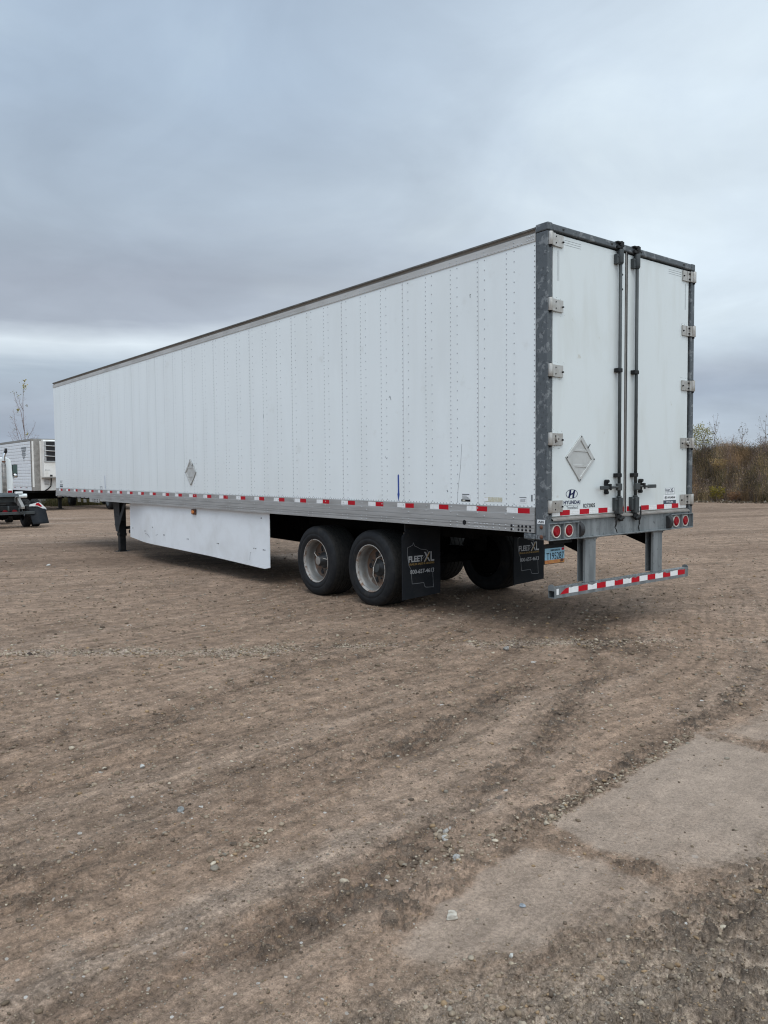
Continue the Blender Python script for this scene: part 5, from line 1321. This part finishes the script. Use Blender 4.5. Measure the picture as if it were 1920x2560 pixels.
def lead(pts): return pts
# tall sapling behind the refrigerated trailer: built in a frame facing the lot
RX, RY = _r[0], _r[1]
def fr2(u, d, z): return (u*RX+d*_f[0], u*RY+d*_f[1], z)
b0 = (9.45, 57.35); bz = float(hz_at(np.array([b0[0]]), np.array([b0[1]]))[0])
def S(*pts): return [fr2(u, d, z-bz) for u, d, z in pts]
t = tree('young_tree', 'tall thin leafless tree with yellow leaves only at its tips, rising behind the refrigerated trailer', 'tree', (b0[0], b0[1], bz), [
    S((0, 0, bz), (.05, 0, 2.5), (.0, .05, 4.5), (-.10, .1, 5.9), (-.08, .1, 7.2), (.02, .05, 8.0), (.08, 0, 8.45)),
    S((-.02, 0, 4.9), (-.25, .1, 6.3), (-.55, .15, 6.9), (-.72, .2, 7.45), (-.78, .2, 7.8)),
    S((-.05, 0, 3.0), (-.40, -.2, 4.5), (-.55, -.25, 5.4), (-.60, -.3, 6.2), (-.62, -.3, 6.5)),
    S((-.1, 0, 3.6), (-.45, .3, 4.6), (-.85, .4, 5.4), (-1.15, .4, 6.0)),
    S((-.02, 0, 6.4), (-.25, -.05, 6.9), (-.28, -.05, 7.4)),
    S((.05, 0, 3.6), (.35, -.2, 4.4), (.80, -.3, 5.0), (1.02, -.3, 5.55)),
    S((0, 0, 2.8), (-.6, .2, 4.2), (-1.1, .3, 4.9)), S((0, 0, 2.6), (-.9, .2, 4.0), (-1.35, .3, 4.9)), S((0, 0, 2.6), (.5, .2, 4.0), (1.0, .2, 4.6)), S((0, 0, 2.6), (.4, .2, 3.9), (.8, .2, 4.7))],
    'bark_red', 14, .55, None, None, .036, seed=5)
def leaf_cluster(parent, pts, n, size, cols, spread):
    P = np.array(pts); cl = np.array(cols)[rng.integers(0, len(cols), len(P))]
    v, f, cc = seeds(P, n, size, cl, np.array((spread, spread, spread*1.3))); big_mesh('leaves', v, f, 'leaf', cc, smooth=False).parent = parent
leaf_cluster(t, S((.08, 0, 8.45), (.08, 0, 8.2), (.09, 0, 8.0)), 14, .085, YEL, .10)
leaf_cluster(t, S((-.78, .2, 7.8), (-.70, .2, 7.7), (.22, 0, 6.75), (-.28, -.05, 7.4), (-.45, .1, 6.45), (-.5, .1, 6.4), (-1.15, .4, 6.0), (-.9, .3, 5.0), (.15, 0, 4.6)), 6, .07, YEL[1:]+[(.16, .13, .05)], .06)
for k, (u, d, hh) in enumerate(((-3.0, 0, 4.9), (-2.4, -1, 4.6), (-3.6, 1, 4.4))):
    p = (b0[0]+u*RX+d*_f[0], b0[1]+u*RY+d*_f[1]); z = float(hz_at(np.array([p[0]]), np.array([p[1]]))[0])
    lab = ('bare shrub nearest the tall yellow-tipped tree behind the refrigerated trailer', 'bare shrub between two others behind the roof of the refrigerated trailer', 'bare shrub furthest left behind the refrigerated trailer')[(1, 0, 2)[k]]
    tree('bare_shrub', lab, 'shrub', (p[0], p[1], z), [[(0, 0, 0), fr2(.1*j-.2, 0, 2.2), fr2(.45*j-.7, .1*j, hh-z-.4*abs(j-1))] for j in range(4)], 'bark', 9, .5, None, 'bare shrubs behind the refrigerated trailer', .02, seed=20+k)
# on the hillside
def hb(x, y): return (x, y, float(hz_at(np.array([x]), np.array([y]))[0])-.05)
PALE = [(.34, .30, .13), (.28, .27, .12), (.40, .36, .20), (.20, .20, .08)]
def bushy(u0, hs, n, seed):
    rs = np.random.default_rng(seed); out = []
    for i in range(n):
        a = rs.uniform(-1, 1); l = rs.uniform(.75, 1.0)*hs
        out.append([(0, 0, 0), fr2(a*.25*u0, rs.uniform(-.2, .2), l*.45), fr2(a*.75*u0, rs.uniform(-.4, .4), l*.8), fr2(a*u0, rs.uniform(-.4, .4), l)])
    return out
tree('leafy_tree', 'small tree with pale yellow-green leaves beside the right rear edge of the trailer', 'tree', hb(37.5, 20.2), bushy(1.0, 2.35, 9, 3), 'bark', 12, .55, (5, .055, PALE, .10, .85), None, .022, seed=31)
tree('leafy_tree', 'lower pale-leaved bush right of the yellow-green tree on the slope', 'bush', hb(36.8, 18.9), bushy(.55, 1.75, 7, 4), 'bark', 10, .42, (4, .05, PALE, .09, .7), None, .018, seed=32)
tree('sapling', 'slender bare sapling forked into three tips, taller than the brush on the slope', 'tree', hb(36.9, 18.3), [
    [(0, 0, 0), fr2(0, 0, 1.35), fr2(.02, 0, 1.55), fr2(.10, 0, 2.1), fr2(.16, 0, 2.45)], [fr2(.01, 0, 1.4), fr2(-.06, 0, 1.9), fr2(-.10, 0, 2.45)], [fr2(.0, 0, 1.3), fr2(-.2, 0, 1.65), fr2(-.36, 0, 2.12)], [fr2(0, 0, 1.2), fr2(.15, 0, 1.5), fr2(.24, 0, 2.1)]], 'bark', 3, .22, (3, .035, [(.12, .10, .06)], .03, .5), 'saplings on the slope', .022, seed=33)
tree('sapling', 'thin twiggy sapling with a few dark leaves above the middle of the slope', 'tree', hb(36.6, 16.55), [
    [(0, 0, 0), fr2(0, 0, 1.0), fr2(-.02, 0, 1.5), fr2(-.05, 0, 1.9)], [fr2(0, 0, 1.0), fr2(.15, 0, 1.4), fr2(.22, 0, 1.8)], [fr2(0, 0, .9), fr2(-.15, 0, 1.3), fr2(-.2, 0, 1.6)]], 'bark', 6, .25, (3, .035, [(.12, .10, .06)], .03, .5), 'saplings on the slope', .014, seed=34)
tree('sapling', 'tall thin sapling at the right edge of the photo above the brush', 'tree', hb(37.2, 15.55), [
    [(0, 0, 0), fr2(0, 0, 1.1), fr2(-.02, 0, 1.7), fr2(.03, 0, 2.35)], [fr2(0, 0, 1.2), fr2(-.2, 0, 1.6), fr2(-.33, 0, 2.1)]], 'bark', 8, .3, (3, .04, [(.12, .10, .06)], .03, .35), 'saplings on the slope', .018, seed=35)
tree('bare_shrub', 'dark twiggy shrub crowding the top of the slope at the right edge', 'shrub', hb(36.0, 14.9), bushy(.8, 1.55, 8, 8), 'bark_red', 14, .4, (2, .03, [(.10, .08, .06)], .04, .4), None, .014, seed=36)
tree('bare_shrub', 'thin bare shrub between the forked sapling and the middle of the slope', 'shrub', hb(36.8, 17.5), bushy(.7, 1.6, 5, 9), 'bark', 8, .35, None, None, .010, seed=37)
tree('yellow_weed', 'clump of yellow-green weeds low on the slope', 'plant', hb(34.1, 16.6), bushy(.35, .95, 12, 10), 'bark', 10, .2, (4, .035, [(.26, .20, .03), (.20, .17, .03)], .05, .9), None, .008, seed=38)
tree('golden_weed', 'golden seed-headed weeds halfway up the slope', 'plant', hb(35.6, 17.2), bushy(.5, .95, 14, 11), 'bark', 8, .2, (4, .03, [(.40, .28, .12), (.34, .22, .09)], .05, .9), None, .007, seed=39)
tree('rusty_weed', 'reddish brown dead weed at the foot of the slope', 'plant', hb(34.0, 15.65), bushy(.28, .7, 9, 12), 'bark_red', 8, .18, (4, .035, [(.22, .11, .05), (.26, .15, .08)], .05, .9), None, .007, seed=40)
